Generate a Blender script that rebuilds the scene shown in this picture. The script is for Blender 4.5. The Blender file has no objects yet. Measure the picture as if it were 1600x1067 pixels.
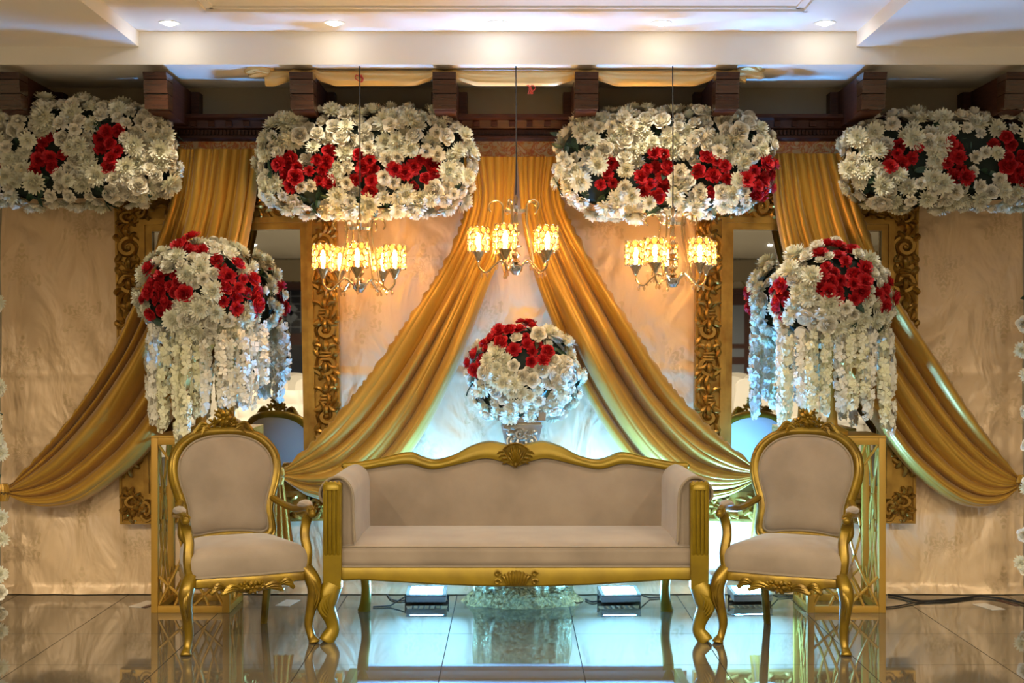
import bpy, bmesh, math, random
from mathutils import Vector, Matrix, Euler, noise
random.seed(7)
S = bpy.context.scene
C = S.collection
PI = math.pi
# ------------------------------------------------------------------ camera, world, exposure
F = 2050.0          # focal length in pixels of a 1600 px wide frame
CH = 1.42           # camera height
cam = bpy.data.cameras.new('camera'); cam_o = bpy.data.objects.new('camera', cam); C.objects.link(cam_o)
cam.sensor_width = 36; cam.lens = F / 1600 * 36; cam_o.location = (0, 0, CH); cam_o.rotation_euler = (PI/2, 0, 0)
cam.clip_end = 100
S.camera = cam_o
w = bpy.data.worlds.new('world'); S.world = w; w.use_nodes = True
w.node_tree.nodes['Background'].inputs[0].default_value = (1, .86, .68, 1)
w.node_tree.nodes['Background'].inputs[1].default_value = 0.04
S.view_settings.view_transform = 'Standard'; S.view_settings.look = 'None'
S.view_settings.gamma = 1; S.view_settings.use_curve_mapping = False
S.view_settings.exposure = -0.02
DOWN_W = 105; DOWN_NEAR_W = 30; FLOOD_E = 1500; BULB_E = 320; DOWN_COL = (1, .87, .67)

def P(px, py, Y):
    return Vector(((px-800)*Y/F, Y, CH+(533.5-py)*Y/F))
def PX(v):
    return 800+F*v.x/v.y, 533.5-F*(v.z-CH)/v.y

# ------------------------------------------------------------------ materials
M = {}
def nd(nt, t, **kw):
    n = nt.nodes.new(t)
    for k, v in kw.items():
        setattr(n, k, v)
    return n
def mat(name, col, rough=.5, metal=0, var=None, bump=None, coat=0, sheen=0, ior=None, spec=None, stretch=None, alpha=None, trans=0):
    m = bpy.data.materials.new(name); m.use_nodes = True; nt = m.node_tree; b = nt.nodes['Principled BSDF']
    b.inputs['Base Color'].default_value = (*col, 1); b.inputs['Roughness'].default_value = rough; b.inputs['Metallic'].default_value = metal
    b.inputs['Coat Weight'].default_value = coat; b.inputs['Coat Roughness'].default_value = .08
    b.inputs['Sheen Weight'].default_value = sheen
    b.inputs['Transmission Weight'].default_value = trans
    if ior: b.inputs['IOR'].default_value = ior
    if spec is not None: b.inputs['Specular IOR Level'].default_value = spec
    tc = nd(nt, 'ShaderNodeTexCoord'); vec = tc.outputs['Object']
    if stretch:
        mp = nd(nt, 'ShaderNodeMapping'); mp.inputs['Scale'].default_value = stretch
        nt.links.new(vec, mp.inputs[0]); vec = mp.outputs[0]
    if var:
        col2, sc, lo, hi = var
        n = nd(nt, 'ShaderNodeTexNoise'); n.inputs['Scale'].default_value = sc; n.inputs['Detail'].default_value = 5
        nt.links.new(vec, n.inputs['Vector'])
        r = nd(nt, 'ShaderNodeValToRGB'); r.color_ramp.elements[0].position = lo; r.color_ramp.elements[1].position = hi
        r.color_ramp.elements[0].color = (*col, 1); r.color_ramp.elements[1].color = (*col2, 1)
        nt.links.new(n.outputs['Fac'], r.inputs[0]); nt.links.new(r.outputs[0], b.inputs['Base Color'])
    if bump:
        st, sc, dist = bump
        n2 = nd(nt, 'ShaderNodeTexNoise'); n2.inputs['Scale'].default_value = sc; n2.inputs['Detail'].default_value = 4
        nt.links.new(vec, n2.inputs['Vector'])
        bp = nd(nt, 'ShaderNodeBump'); bp.inputs['Strength'].default_value = st; bp.inputs['Distance'].default_value = dist
        nt.links.new(n2.outputs['Fac'], bp.inputs['Height']); nt.links.new(bp.outputs[0], b.inputs['Normal'])
    M[name] = m
    return m
def emis(name, col, st):
    m = bpy.data.materials.new(name); m.use_nodes = True; nt = m.node_tree; nt.nodes.clear()
    e = nd(nt, 'ShaderNodeEmission'); e.inputs[0].default_value = (*col, 1); e.inputs[1].default_value = st
    o = nd(nt, 'ShaderNodeOutputMaterial'); nt.links.new(e.outputs[0], o.inputs[0]); M[name] = m
    return m

mat('gold_paint', (.255, .165, .004), .38, .45, var=((.19, .118, .003), 9, .35, .75))
mat('gold_chair', (.25, .152, .008), .33, .55, var=((.12, .066, .005), 14, .35, .75))
mat('gold_frame', (.46, .265, .05), .34, .7, var=((.25, .125, .02), 10, .35, .7))
mat('gold_stand', (.44, .24, .028), .42, .35)
mat('brass', (.62, .45, .22), .25, .95)
mat('chrome', (.75, .72, .66), .15, 1)
mat('velvet', (.275, .208, .140), .8, 0, var=((.205, .152, .10), 5, .35, .7), bump=(.12, 160, .002), sheen=.35)
mat('velvet_back', (.46, .41, .36), .8, 0, sheen=.2)
mat('piping', (.24, .185, .12), .8)
mat('satin', (.47, .255, .026), .36, .35, var=((.41, .215, .02), 3, .3, .7), bump=(.25, 22, .01), sheen=.15)
mat('cream', (.84, .80, .64), .7, 0, var=((.74, .73, .52), 4, .35, .7))
mat('ivory', (.86, .81, .66), .7, 0)
mat('greenish', (.80, .76, .46), .7, 0, var=((.84, .80, .60), 12, .35, .7))
mat('red', (.62, .012, .016), .62, 0, var=((.42, .004, .01), 3, .3, .7))
mat('leaf', (.03, .075, .03), .5, 0, var=((.012, .035, .02), 6, .3, .7))
mat('core', (.012, .022, .014), .9)
mat('wood', (.085, .026, .013), .5, 0, var=((.04, .011, .006), 14, .3, .7), stretch=(1, 1, 8), coat=.08, spec=.3)
mat('wood_band', (.060, .021, .010), .25, 0, var=((.034, .011, .006), 10, .3, .7), stretch=(.6, 1, 9), coat=.5)
mat('paint_wall', (.40, .33, .21), .8)
mat('paint_ceiling', (.86, .80, .69), .75)
mat('ceiling_hall', (.70, .68, .63), .8)
mat('grout', (.03, .026, .02), .7)
mat('black', (.012, .012, .012), .5)
mat('grey_metal', (.30, .31, .31), .4, .5)
mat('cable', (.012, .010, .009), .5)
mat('red_tape', (.55, .06, .03), .5)
mat('silver_urn', (.55, .50, .40), .3, .75, var=((.36, .32, .24), 10, .35, .7))
mat('sequin', (.44, .36, .16), .26, .8, var=((.22, .18, .08), 60, .4, .6), bump=(.8, 45, .02))
mat('white_cover', (.74, .68, .58), .8)
mat('trim_dark', (.07, .022, .014), .4)
mat('mirror_glass', (.80, .82, .80), .015, 1)
mat('window_dark', (.01, .016, .035), .08, 0)
mat('lattice', (.22, .25, .3), .5)
mat('white_strip', (.62, .58, .50), .2)
mat('bottle_dark', (.10, .03, .02), .3)
emis('downlight_glow', (1, .93, .84), 60)
emis('flood_glow', (.11, .41, 1), FLOOD_E)
emis('bulb_glow', (1, .60, .22), BULB_E)

# crystal: lets lamp light through and glints
m = bpy.data.materials.new('crystal'); m.use_nodes = True; nt = m.node_tree; nt.nodes.clear()
tr = nd(nt, 'ShaderNodeBsdfTranslucent'); tr.inputs[0].default_value = (.72, .42, .14, 1)
tp = nd(nt, 'ShaderNodeBsdfTransparent'); tp.inputs[0].default_value = (1, .9, .7, 1)
gl = nd(nt, 'ShaderNodeBsdfGlossy'); gl.inputs[0].default_value = (1, .92, .8, 1); gl.inputs['Roughness'].default_value = .08
a1 = nd(nt, 'ShaderNodeMixShader'); a1.inputs[0].default_value = .45; a2 = nd(nt, 'ShaderNodeMixShader'); a2.inputs[0].default_value = .22
o = nd(nt, 'ShaderNodeOutputMaterial')
nt.links.new(tr.outputs[0], a1.inputs[1]); nt.links.new(tp.outputs[0], a1.inputs[2]); nt.links.new(a1.outputs[0], a2.inputs[1]); nt.links.new(gl.outputs[0], a2.inputs[2]); nt.links.new(a2.outputs[0], o.inputs[0])
M['crystal'] = m

def mathn(nt, op, a, b=None):
    n = nd(nt, 'ShaderNodeMath', operation=op)
    for i, v in enumerate((a, b)):
        if v is None: continue
        if isinstance(v, (int, float)): n.inputs[i].default_value = v
        else: nt.links.new(v, n.inputs[i])
    return n.outputs[0]

# damask satin backdrop cloth
def damask():
    m = bpy.data.materials.new('damask'); m.use_nodes = True; nt = m.node_tree; b = nt.nodes['Principled BSDF']
    tc = nd(nt, 'ShaderNodeTexCoord'); sp = nd(nt, 'ShaderNodeSeparateXYZ'); nt.links.new(tc.outputs['Object'], sp.inputs[0])
    u0 = mathn(nt, 'DIVIDE', sp.outputs[0], .34); col = mathn(nt, 'FLOOR', u0)
    u = mathn(nt, 'SUBTRACT', mathn(nt, 'FRACT', u0), .5)
    v0 = mathn(nt, 'ADD', mathn(nt, 'DIVIDE', sp.outputs[2], .52), mathn(nt, 'MULTIPLY', col, .5))
    v = mathn(nt, 'MULTIPLY', mathn(nt, 'SUBTRACT', mathn(nt, 'FRACT', v0), .5), 1.45)
    r = mathn(nt, 'SQRT', mathn(nt, 'ADD', mathn(nt, 'MULTIPLY', u, u), mathn(nt, 'MULTIPLY', v, v)))
    th = mathn(nt, 'ARCTAN2', u, v)
    lob = mathn(nt, 'ADD', .29, mathn(nt, 'MULTIPLY', .10, mathn(nt, 'COSINE', mathn(nt, 'MULTIPLY', th, 6))))
    lob = mathn(nt, 'ADD', lob, mathn(nt, 'MULTIPLY', .05, mathn(nt, 'COSINE', mathn(nt, 'MULTIPLY', th, 14))))
    inside = mathn(nt, 'LESS_THAN', r, lob)
    ring = mathn(nt, 'GREATER_THAN', mathn(nt, 'SINE', mathn(nt, 'ADD', mathn(nt, 'MULTIPLY', r, 62), mathn(nt, 'MULTIPLY', 1.9, mathn(nt, 'COSINE', mathn(nt, 'MULTIPLY', th, 10))))), -.25)
    mask0 = mathn(nt, 'MULTIPLY', inside, ring)
    nz = nd(nt, 'ShaderNodeTexNoise'); nz.inputs['Scale'].default_value = 9; nz.inputs['Detail'].default_value = 3
    nt.links.new(tc.outputs['Object'], nz.inputs['Vector'])
    wear = nd(nt, 'ShaderNodeValToRGB'); wear.color_ramp.elements[0].position = .38; wear.color_ramp.elements[1].position = .6
    nt.links.new(nz.outputs['Fac'], wear.inputs[0])
    mask = mathn(nt, 'MULTIPLY', mask0, wear.outputs[0])
    mx = nd(nt, 'ShaderNodeMix', data_type='RGBA'); mx.inputs[6].default_value = (.71, .495, .275, 1); mx.inputs[7].default_value = (.52, .345, .155, 1)
    nt.links.new(mathn(nt, 'MULTIPLY', mask, .55), mx.inputs[0]); nt.links.new(mx.outputs[2], b.inputs['Base Color'])
    b.inputs['Roughness'].default_value = .42; b.inputs['Metallic'].default_value = .2; b.inputs['Sheen Weight'].default_value = .15
    n2 = nd(nt, 'ShaderNodeTexNoise'); n2.inputs['Scale'].default_value = 3.2; n2.inputs['Detail'].default_value = 3.5; n2.inputs['Distortion'].default_value = .5
    mp = nd(nt, 'ShaderNodeMapping'); mp.inputs['Rotation'].default_value = (0, .7, 0); mp.inputs['Scale'].default_value = (1.5, 1, .8)
    nt.links.new(tc.outputs['Object'], mp.inputs[0]); nt.links.new(mp.outputs[0], n2.inputs['Vector'])
    hgt = mathn(nt, 'ADD', n2.outputs['Fac'], mathn(nt, 'MULTIPLY', mask, .02))
    bp = nd(nt, 'ShaderNodeBump'); bp.inputs['Strength'].default_value = .7; bp.inputs['Distance'].default_value = .08
    nt.links.new(hgt, bp.inputs['Height']); nt.links.new(bp.outputs[0], b.inputs['Normal'])
    M['damask'] = m
damask()
# polished stone tile
def tile_mat():
    m = bpy.data.materials.new('tile'); m.use_nodes = True; nt = m.node_tree; b = nt.nodes['Principled BSDF']
    g = nd(nt, 'ShaderNodeNewGeometry'); n = nd(nt, 'ShaderNodeTexNoise'); n.inputs['Scale'].default_value = 1.7; n.inputs['Detail'].default_value = 6; n.inputs['Distortion'].default_value = .6
    nt.links.new(g.outputs['Position'], n.inputs['Vector'])
    r = nd(nt, 'ShaderNodeValToRGB'); r.color_ramp.elements[0].position = .3; r.color_ramp.elements[1].position = .75
    r.color_ramp.elements[0].color = (.085, .07, .045, 1); r.color_ramp.elements[1].color = (.14, .115, .078, 1)
    nt.links.new(n.outputs['Fac'], r.inputs[0]); nt.links.new(r.outputs[0], b.inputs['Base Color'])
    b.inputs['Roughness'].default_value = .03; b.inputs['IOR'].default_value = 2.6
    M['tile'] = m
tile_mat()
# floral border
def border_mat():
    m = bpy.data.materials.new('floral_border'); m.use_nodes = True; nt = m.node_tree; b = nt.nodes['Principled BSDF']
    tc = nd(nt, 'ShaderNodeTexCoord'); n = nd(nt, 'ShaderNodeTexNoise'); n.inputs['Scale'].default_value = 14; n.inputs['Detail'].default_value = 3; n.inputs['Distortion'].default_value = 2.5
    nt.links.new(tc.outputs['Object'], n.inputs['Vector'])
    r = nd(nt, 'ShaderNodeValToRGB'); e = r.color_ramp.elements
    e[0].position = .40; e[0].color = (.62, .45, .22, 1); e[1].position = .47; e[1].color = (.60, .30, .07, 1)
    x = e.new(.53); x.color = (.50, .10, .025, 1); x = e.new(.62); x.color = (.66, .48, .24, 1)
    nt.links.new(n.outputs['Fac'], r.inputs[0]); nt.links.new(r.outputs[0], b.inputs['Base Color']); b.inputs['Roughness'].default_value = .6
    M['floral_border'] = m
border_mat()
# diamond wallpaper of the far hall wall
def wallpaper():
    m = bpy.data.materials.new('wallpaper'); m.use_nodes = True; nt = m.node_tree; b = nt.nodes['Principled BSDF']
    tc = nd(nt, 'ShaderNodeTexCoord'); sp = nd(nt, 'ShaderNodeSeparateXYZ'); nt.links.new(tc.outputs['Object'], sp.inputs[0])
    s = mathn(nt, 'ADD', mathn(nt, 'MULTIPLY', sp.outputs[0], 3.2), mathn(nt, 'MULTIPLY', sp.outputs[2], 2.6))
    d = mathn(nt, 'SUBTRACT', mathn(nt, 'MULTIPLY', sp.outputs[0], 3.2), mathn(nt, 'MULTIPLY', sp.outputs[2], 2.6))
    f1 = mathn(nt, 'LESS_THAN', mathn(nt, 'FRACT', s), .14); f2 = mathn(nt, 'LESS_THAN', mathn(nt, 'FRACT', d), .14)
    mx = nd(nt, 'ShaderNodeMix', data_type='RGBA'); mx.inputs[6].default_value = (.62, .54, .38, 1); mx.inputs[7].default_value = (.33, .25, .12, 1)
    nt.links.new(mathn(nt, 'MAXIMUM', f1, f2), mx.inputs[0]); nt.links.new(mx.outputs[2], b.inputs['Base Color']); b.inputs['Roughness'].default_value = .7
    M['wallpaper'] = m
wallpaper()

# ------------------------------------------------------------------ mesh helpers
class MB:
    def __init__(s): s.v = []; s.f = []
    def add(s, vs, fs):
        o = len(s.v); s.v += [tuple(v) for v in vs]; s.f += [tuple(i+o for i in f) for f in fs]
    def box(s, c, d, rot=None, bev=0):
        x, y, z = d[0]/2, d[1]/2, d[2]/2
        vs = [Vector(p) for p in ((-x,-y,-z),(x,-y,-z),(x,y,-z),(-x,y,-z),(-x,-y,z),(x,-y,z),(x,y,z),(-x,y,z))]
        if bev:
            bm = bmesh.new(); q = [bm.verts.new(v) for v in vs]
            for f in BOXF: bm.faces.new([q[i] for i in f])
            bmesh.ops.bevel(bm, geom=bm.edges[:], offset=bev, segments=2, profile=.6, affect='EDGES')
            bm.verts.index_update(); vs = [v.co.copy() for v in bm.verts]; fs = [[v.index for v in f.verts] for f in bm.faces]; bm.free()
        else: fs = BOXF
        if rot is not None: vs = [rot @ v for v in vs]
        c = Vector(c); s.add([v+c for v in vs], fs); return s
    def tube(s, pts, r, seg=8, ref=(0, 0, 1), closed=False, caps=True):
        pts = [Vector(p) for p in pts]; n = len(pts); ref = Vector(ref); vs = []; last = None
        for i, p in enumerate(pts):
            a = pts[(i-1) % n] if (closed or i > 0) else p; b = pts[(i+1) % n] if (closed or i < n-1) else p
            t = (b-a)
            if t.length < 1e-9: t = Vector((0, 0, 1))
            t.normalize(); nn = ref - t*ref.dot(t)
            if nn.length < .05:
                nn = last - t*last.dot(t) if last is not None else t.orthogonal()
            nn.normalize(); last = nn; bb = t.cross(nn)
            q = r[i] if isinstance(r, (list, tuple)) and not (isinstance(r, tuple) and len(r) == 2) else r
            ra, rb = q if isinstance(q, tuple) else (q, q)
            for k in range(seg):
                an = 2*PI*k/seg; vs.append(p + nn*ra*math.cos(an) + bb*rb*math.sin(an))
        fs = []
        for i in range(n if closed else n-1):
            j = (i+1) % n
            for k in range(seg):
                fs.append((i*seg+k, i*seg+(k+1) % seg, j*seg+(k+1) % seg, j*seg+k))
        if caps and not closed:
            fs.append(tuple(range(seg))[::-1]); fs.append(tuple((n-1)*seg+k for k in range(seg)))
        s.add(vs, fs); return s
    def lathe(s, prof, seg=16, c=(0, 0, 0)):
        c = Vector(c); vs = []; fs = []
        for r, z in prof:
            for k in range(seg):
                a = 2*PI*k/seg; vs.append(c+Vector((r*math.cos(a), r*math.sin(a), z)))
        for i in range(len(prof)-1):
            for k in range(seg):
                fs.append((i*seg+k, i*seg+(k+1) % seg, (i+1)*seg+(k+1) % seg, (i+1)*seg+k))
        fs.append(tuple(range(seg))[::-1]); fs.append(tuple((len(prof)-1)*seg+k for k in range(seg)))
        s.add(vs, fs); return s
    def ball(s, c, r, seg=10, rings=6):
        rx, ry, rz = r if isinstance(r, tuple) else (r, r, r); c = Vector(c); vs = [c+Vector((0, 0, -rz))]; fs = []
        for i in range(1, rings):
            ph = -PI/2+PI*i/rings
            for k in range(seg):
                a = 2*PI*k/seg; vs.append(c+Vector((rx*math.cos(ph)*math.cos(a), ry*math.cos(ph)*math.sin(a), rz*math.sin(ph))))
        vs.append(c+Vector((0, 0, rz)))
        for k in range(seg): fs.append((0, 1+(k+1) % seg, 1+k))
        for i in range(rings-2):
            for k in range(seg): fs.append((1+i*seg+k, 1+i*seg+(k+1) % seg, 1+(i+1)*seg+(k+1) % seg, 1+(i+1)*seg+k))
        L = len(vs)-1
        for k in range(seg): fs.append((L, 1+(rings-2)*seg+k, 1+(rings-2)*seg+(k+1) % seg))
        s.add(vs, fs); return s
    def grid(s, fn, nu, nv, closed_u=False):
        vs = []; fs = []; W = nu if closed_u else nu+1
        for j in range(nv+1):
            for i in range(W): vs.append(fn(i/nu, j/nv))
        for j in range(nv):
            for i in range(nu):
                a = j*W+i; b = j*W+(i+1) % W
                fs.append((a, b, b+W, a+W))
        s.add(vs, fs); return s
    def prism(s, outline, fn, d0, d1):
        n = len(outline); vs = [fn(a, b, d0) for a, b in outline]+[fn(a, b, d1) for a, b in outline]
        fs = [tuple(range(n))[::-1], tuple(range(n, 2*n))]+[(i, (i+1) % n, n+(i+1) % n, n+i) for i in range(n)]
        s.add(vs, fs); return s
    def dome(s, outline, fn, levels, flip=False):
        """outline: closed list of (a,b); levels: (scale, height) loops; fn(a,b,h) -> point; last loop is closed with a fan"""
        n = len(outline); ca = sum(p[0] for p in outline)/n; cb = sum(p[1] for p in outline)/n; vs = []; fs = []
        for sc, h in levels:
            for a, b in outline: vs.append(fn(ca+(a-ca)*sc, cb+(b-cb)*sc, h))
        for j in range(len(levels)-1):
            for i in range(n): fs.append((j*n+i, j*n+(i+1) % n, (j+1)*n+(i+1) % n, (j+1)*n+i))
        fs.append(tuple(range(n))[::-1]); fs.append(tuple((len(levels)-1)*n+i for i in range(n)))
        s.add(vs, fs); return s
    def mesh(s, name, m, smooth=True):
        me = bpy.data.meshes.new(name); me.from_pydata(s.v, [], s.f); me.materials.append(M[m])
        bm = bmesh.new(); bm.from_mesh(me); bmesh.ops.recalc_face_normals(bm, faces=bm.faces[:]); bm.to_mesh(me); bm.free()
        if smooth:
            me.polygons.foreach_set('use_smooth', [True]*len(me.polygons))
            try: me.set_sharp_from_angle(angle=math.radians(42))
            except Exception: pass
        me.update(); return me
    def build(s, name, m, parent=None, loc=None, smooth=True, label=None, kind=None):
        o = bpy.data.objects.new(name, s.mesh(name, m, smooth)); C.objects.link(o)
        if parent: o.parent = parent
        if loc is not None: o.location = loc
        if label: o['label'] = label
        if kind: o['kind'] = kind
        return o
BOXF = [(3,2,1,0),(4,5,6,7),(0,1,5,4),(1,2,6,5),(2,3,7,6),(3,0,4,7)]
def inst(name, me, parent, loc=(0,0,0), rot=(0,0,0), sc=(1,1,1)):
    o = bpy.data.objects.new(name, me); C.objects.link(o); o.parent = parent; o.location = loc; o.rotation_euler = rot; o.scale = sc
    return o
def tag(o, label, cat, group=None):
    o['label'] = label; o['category'] = cat
    if group: o['group'] = group
    return o
def thing(name, label, cat, loc=(0,0,0), rz=0, group=None):
    o = bpy.data.objects.new(name, None); C.objects.link(o); o.location = loc; o.rotation_euler = (0, 0, rz); o.empty_display_size = .1
    return tag(o, label, cat, group)
def struct(o): o['kind'] = 'structure'; return o
def copy_tree(o, parent=None):
    c = o.copy(); C.objects.link(c); c.parent = parent
    for ch in list(o.children): copy_tree(ch, c)
    return c
def crom(pts, n, closed=False):
    pts = [Vector(p) for p in pts]; m = len(pts); out = []
    segs = m if closed else m-1
    for i in range(n if closed else n+1):
        t = i/n*segs; k = min(int(t), segs-1); f = t-k
        g = (lambda q: pts[q % m]) if closed else (lambda q: pts[max(0, min(m-1, q))])
        a, b, c, d = g(k-1), g(k), g(k+1), g(k+2)
        out.append(.5*((2*b)+(c-a)*f+(2*a-5*b+4*c-d)*f*f+(3*b-a-3*c+d)*f**3))
    return out
def resample(pts, n):
    L = [0]
    for a, b in zip(pts, pts[1:]): L.append(L[-1]+(b-a).length)
    out = []; k = 0
    for i in range(n+1):
        d = L[-1]*i/n
        while k < len(L)-2 and L[k+1] < d: k += 1
        f = (d-L[k])/max(1e-9, L[k+1]-L[k]); out.append(pts[k].lerp(pts[k+1], min(1, max(0, f))))
    return out
def lerp1(tab, x):
    for (a, fa), (b, fb) in zip(tab, tab[1:]):
        if x <= b:
            t = max(0, min(1, (x-a)/(b-a))); return fa+(fb-fa)*t
    return tab[-1][1]
def smooth_tab(tab, n=200):
    c = crom([Vector((a, b, 0)) for a, b in tab], n); return [(p.x, p.y) for p in c]

# ------------------------------------------------------------------ structure
ZC = 3.03; ZS = 2.86; YF = 6.82; YW = 7.46
TW = .6145
fl = struct(MB().box((0, -1.9, -.03), (12.4, 19.2, .05)).build('floor', 'grout', smooth=False))
tile_me = MB().box((0, 0, 0), (TW-.004, TW-.004, .008)).mesh('tile', 'tile', False)
for i in range(-7, 7):
    for j in range(-7, 3):
        inst('tile', tile_me, fl, ((i+.5)*TW+TW/2, 6.377+(j+.5)*TW, -.004))
far = MB().box((0, -6.6, -.004), (8.6, 8.6, .0078)).build('floor_slab', 'tile', fl, smooth=False)
strip_me = MB().box((0, 0, 0), (.10, .30, .002)).mesh('inlay_strip', 'white_strip', False)
dark_me = MB().box((0, 0, 0), (.035, .30, .002)).mesh('dark_inlay_strip', 'trim_dark', False)
for px, py, a, me in ((225, 944, 0.32, strip_me), (238, 945, .32, dark_me), (880, 942, 0, strip_me), (1545, 948, -.3, strip_me), (1575, 942, -.3, dark_me), (450, 942, .2, strip_me)):
    y = F*CH/(py-533.5); inst('inlay_strip', me, fl, ((px-800)*y/F, y, .0012), (0, 0, -a), (.8, .55, 1))
struct(MB().box((0, YW+.05, 1.5), (12.4, .1, 3.2)).build('wall_back', 'paint_wall', smooth=False))
struct(MB().box((-6.15, -1.9, 1.5), (.1, 19.2, 3.2)).build('wall_left', 'wallpaper', smooth=False))
struct(MB().box((6.15, -1.9, 1.5), (.1, 19.2, 3.2)).build('wall_right', 'wallpaper', smooth=False))
wr = struct(MB().box((0, -10.95, 1.5), (12.4, .1, 3.2)).build('wall_rear', 'wallpaper', smooth=False))
ce = struct(MB().box((0, -2.05, ZC+.05), (12.4, 17.9, .1)).build('ceiling', 'paint_ceiling', smooth=False))
MB().box((0, (YF+YW)/2, (ZS+ZC+.1)/2), (12.3, YW-YF, ZC+.1-ZS)).build('soffit', 'paint_ceiling', ce, smooth=False)
MB().box(((-1.94-6.1)/2, 4.4, 2.952+.05), (4.16, 4.84, .1)).build('dropped_panel', 'paint_ceiling', ce, smooth=False)
MB().box(((1.79+6.1)/2, 4.4, 2.952+.05), (4.31, 4.84, .1)).build('dropped_panel', 'paint_ceiling', ce, smooth=False)
for k, (d, th) in enumerate(((0, .016), (.045, .010))):
    mb = MB(); x0, x1, y0, y1 = -1.49+d, 1.42-d, 2.6+d, 6.35-d
    for a, b in (((x0, y0), (x1, y0)), ((x1, y0), (x1, y1)), ((x1, y1), (x0, y1)), ((x0, y1), (x0, y0))):
        mb.box(((a[0]+b[0])/2, (a[1]+b[1])/2, ZC-th/2), (abs(a[0]-b[0])+.02, abs(a[1]-b[1])+.02, th))
    mb.build('ceiling_moulding', 'paint_ceiling', ce, smooth=False)

# wood cornice with dentils, floral border under it
co = struct(MB().prism([(7.45, 2.535), (7.30, 2.535), (7.285, 2.55), (7.285, 2.562), (7.315, 2.566), (7.315, 2.60), (7.29, 2.605), (7.27, 2.645), (7.235, 2.655), (7.235, 2.675), (7.45, 2.675)], lambda a, b, d: (d, a, b), -3.4, 3.4).build('trim_1', 'wood', smooth=False))
dm = MB().box((0, 0, 0), (.034, .03, .026)).mesh('dentil', 'wood', False)
for i in range(-33, 34): inst('dentil', dm, co, (i*.098, 7.275, 2.624))
mb = MB()
for i in range(-160, 161): mb.box((i*.0205, 7.308, 2.584), (.011, .016, .026))
mb.build('fine_dentils', 'wood', co, smooth=False, kind='stuff')
struct(MB().box((0, 7.365, 2.49), (6.8, .11, .10)).build('trim_2', 'floral_border', smooth=False))

# corbels
def corbel_proto():
    t = thing('wooden_corbel', '', 'bracket')
    MB().prism([(.66, -.02), (.66, -.21), (.30, -.20), (.09, -.19), (.06, -.10), (.05, 0), (.66, 0)], lambda a, b, d: (d, a, b), -.056, .056).build('beam', 'wood', t, smooth=False)
    MB().box((0, .60, -.105), (.20, .09, .21)).build('wall_plate', 'wood', t, smooth=False)
    for k, (z0, z1, y0) in enumerate(((0, -.035, .0), (-.039, -.105, .012), (-.109, -.185, .03))):
        MB().prism([(y0, z0), (y0+.012, z1), (.14, z1), (.14, z0)], lambda a, b, d: (d, a, b), -.061, .061).build('front_band', 'wood_band', t, smooth=False)
    return t
cp = corbel_proto(); first = True
clab = ['mahogany corbel at the far left edge above white flowers', 'mahogany corbel above the right end of the leftmost flower panel', 'mahogany corbel under the left knotted end of the gold ceiling swag',
        'glossy mahogany corbel just left of the middle chandelier cord', 'glossy mahogany corbel just right of the middle chandelier cord', 'mahogany corbel under the right knotted end of the gold ceiling swag',
        'mahogany corbel above the left end of the rightmost flower panel', 'mahogany corbel at the far right edge above white flowers']
for x, lb in zip((10, 241, 470, 694, 917, 1138, 1368, 1592), clab):
    o = cp if first else copy_tree(cp); first = False
    o.location = ((x-800)*6.8/F, 6.8, 2.818); o['label'] = lb; o['group'] = 'corbels along the cornice'

# ------------------------------------------------------------------ downlights
dl = thing('downlight', '', 'ceiling light')
MB().lathe([(.038, -.001), (.050, -.003), (.056, -.002), (.056, 0), (.038, 0)], 20).build('trim_ring', 'ivory', dl)
MB().lathe([(.0, -.013), (.02, -.0115), (.033, -.006), (.037, 0), (0, 0)], 20).build('lens', 'downlight_glow', dl)
def lamp(o, watt, ang, blend):
    L = bpy.data.lights.new('spot', 'SPOT'); L.energy = watt; L.color = DOWN_COL; L.spot_size = math.radians(ang); L.spot_blend = blend; L.shadow_soft_size = .05
    q = bpy.data.objects.new('lamp_source', L); C.objects.link(q); q.parent = o; q.location = (0, 0, -.075)
dn = ['leftmost', 'second from left', 'middle', 'second from right', 'rightmost']
for k, x in enumerate((265, 522, 777, 1033, 1289)):
    o = dl if k == 0 else copy_tree(dl)
    o.location = ((x-800)*6.63/F, 6.63, ZC); o['label'] = 'recessed round downlight, %s of the five over the stage' % dn[k]; o['group'] = 'downlights over the stage'
for o in [q for q in C.objects if q.name.startswith('downlight')]: lamp(o, DOWN_NEAR_W, 100, .6)
for y, wt in ((2.1, 2.35), (-.6, .9), (-3.6, .4), (-7.2, 1.3)):
    for x in (-4.3, -2.5, -.85, .85, 2.5, 4.3):
        o = copy_tree(dl)
        for ch in list(o.children):
            if ch.type == 'LIGHT': bpy.data.objects.remove(ch)
        z = 2.952 if (abs(x) > 1.9 and y > 1.99) else ZC
        o.location = (x, y, z); o['label'] = 'recessed hall downlight behind the photographer, %s row from the stage, %s from the left' % ({2.1: 'first', -.6: 'second', -3.6: 'third', -7.2: 'fourth'}[y], {-4.3: 'first', -2.5: 'second', -.85: 'third', .85: 'fourth', 2.5: 'fifth', 4.3: 'sixth'}[x]); o['group'] = 'downlights of the hall'
        lamp(o, DOWN_W*wt, 165, .5)

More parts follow.
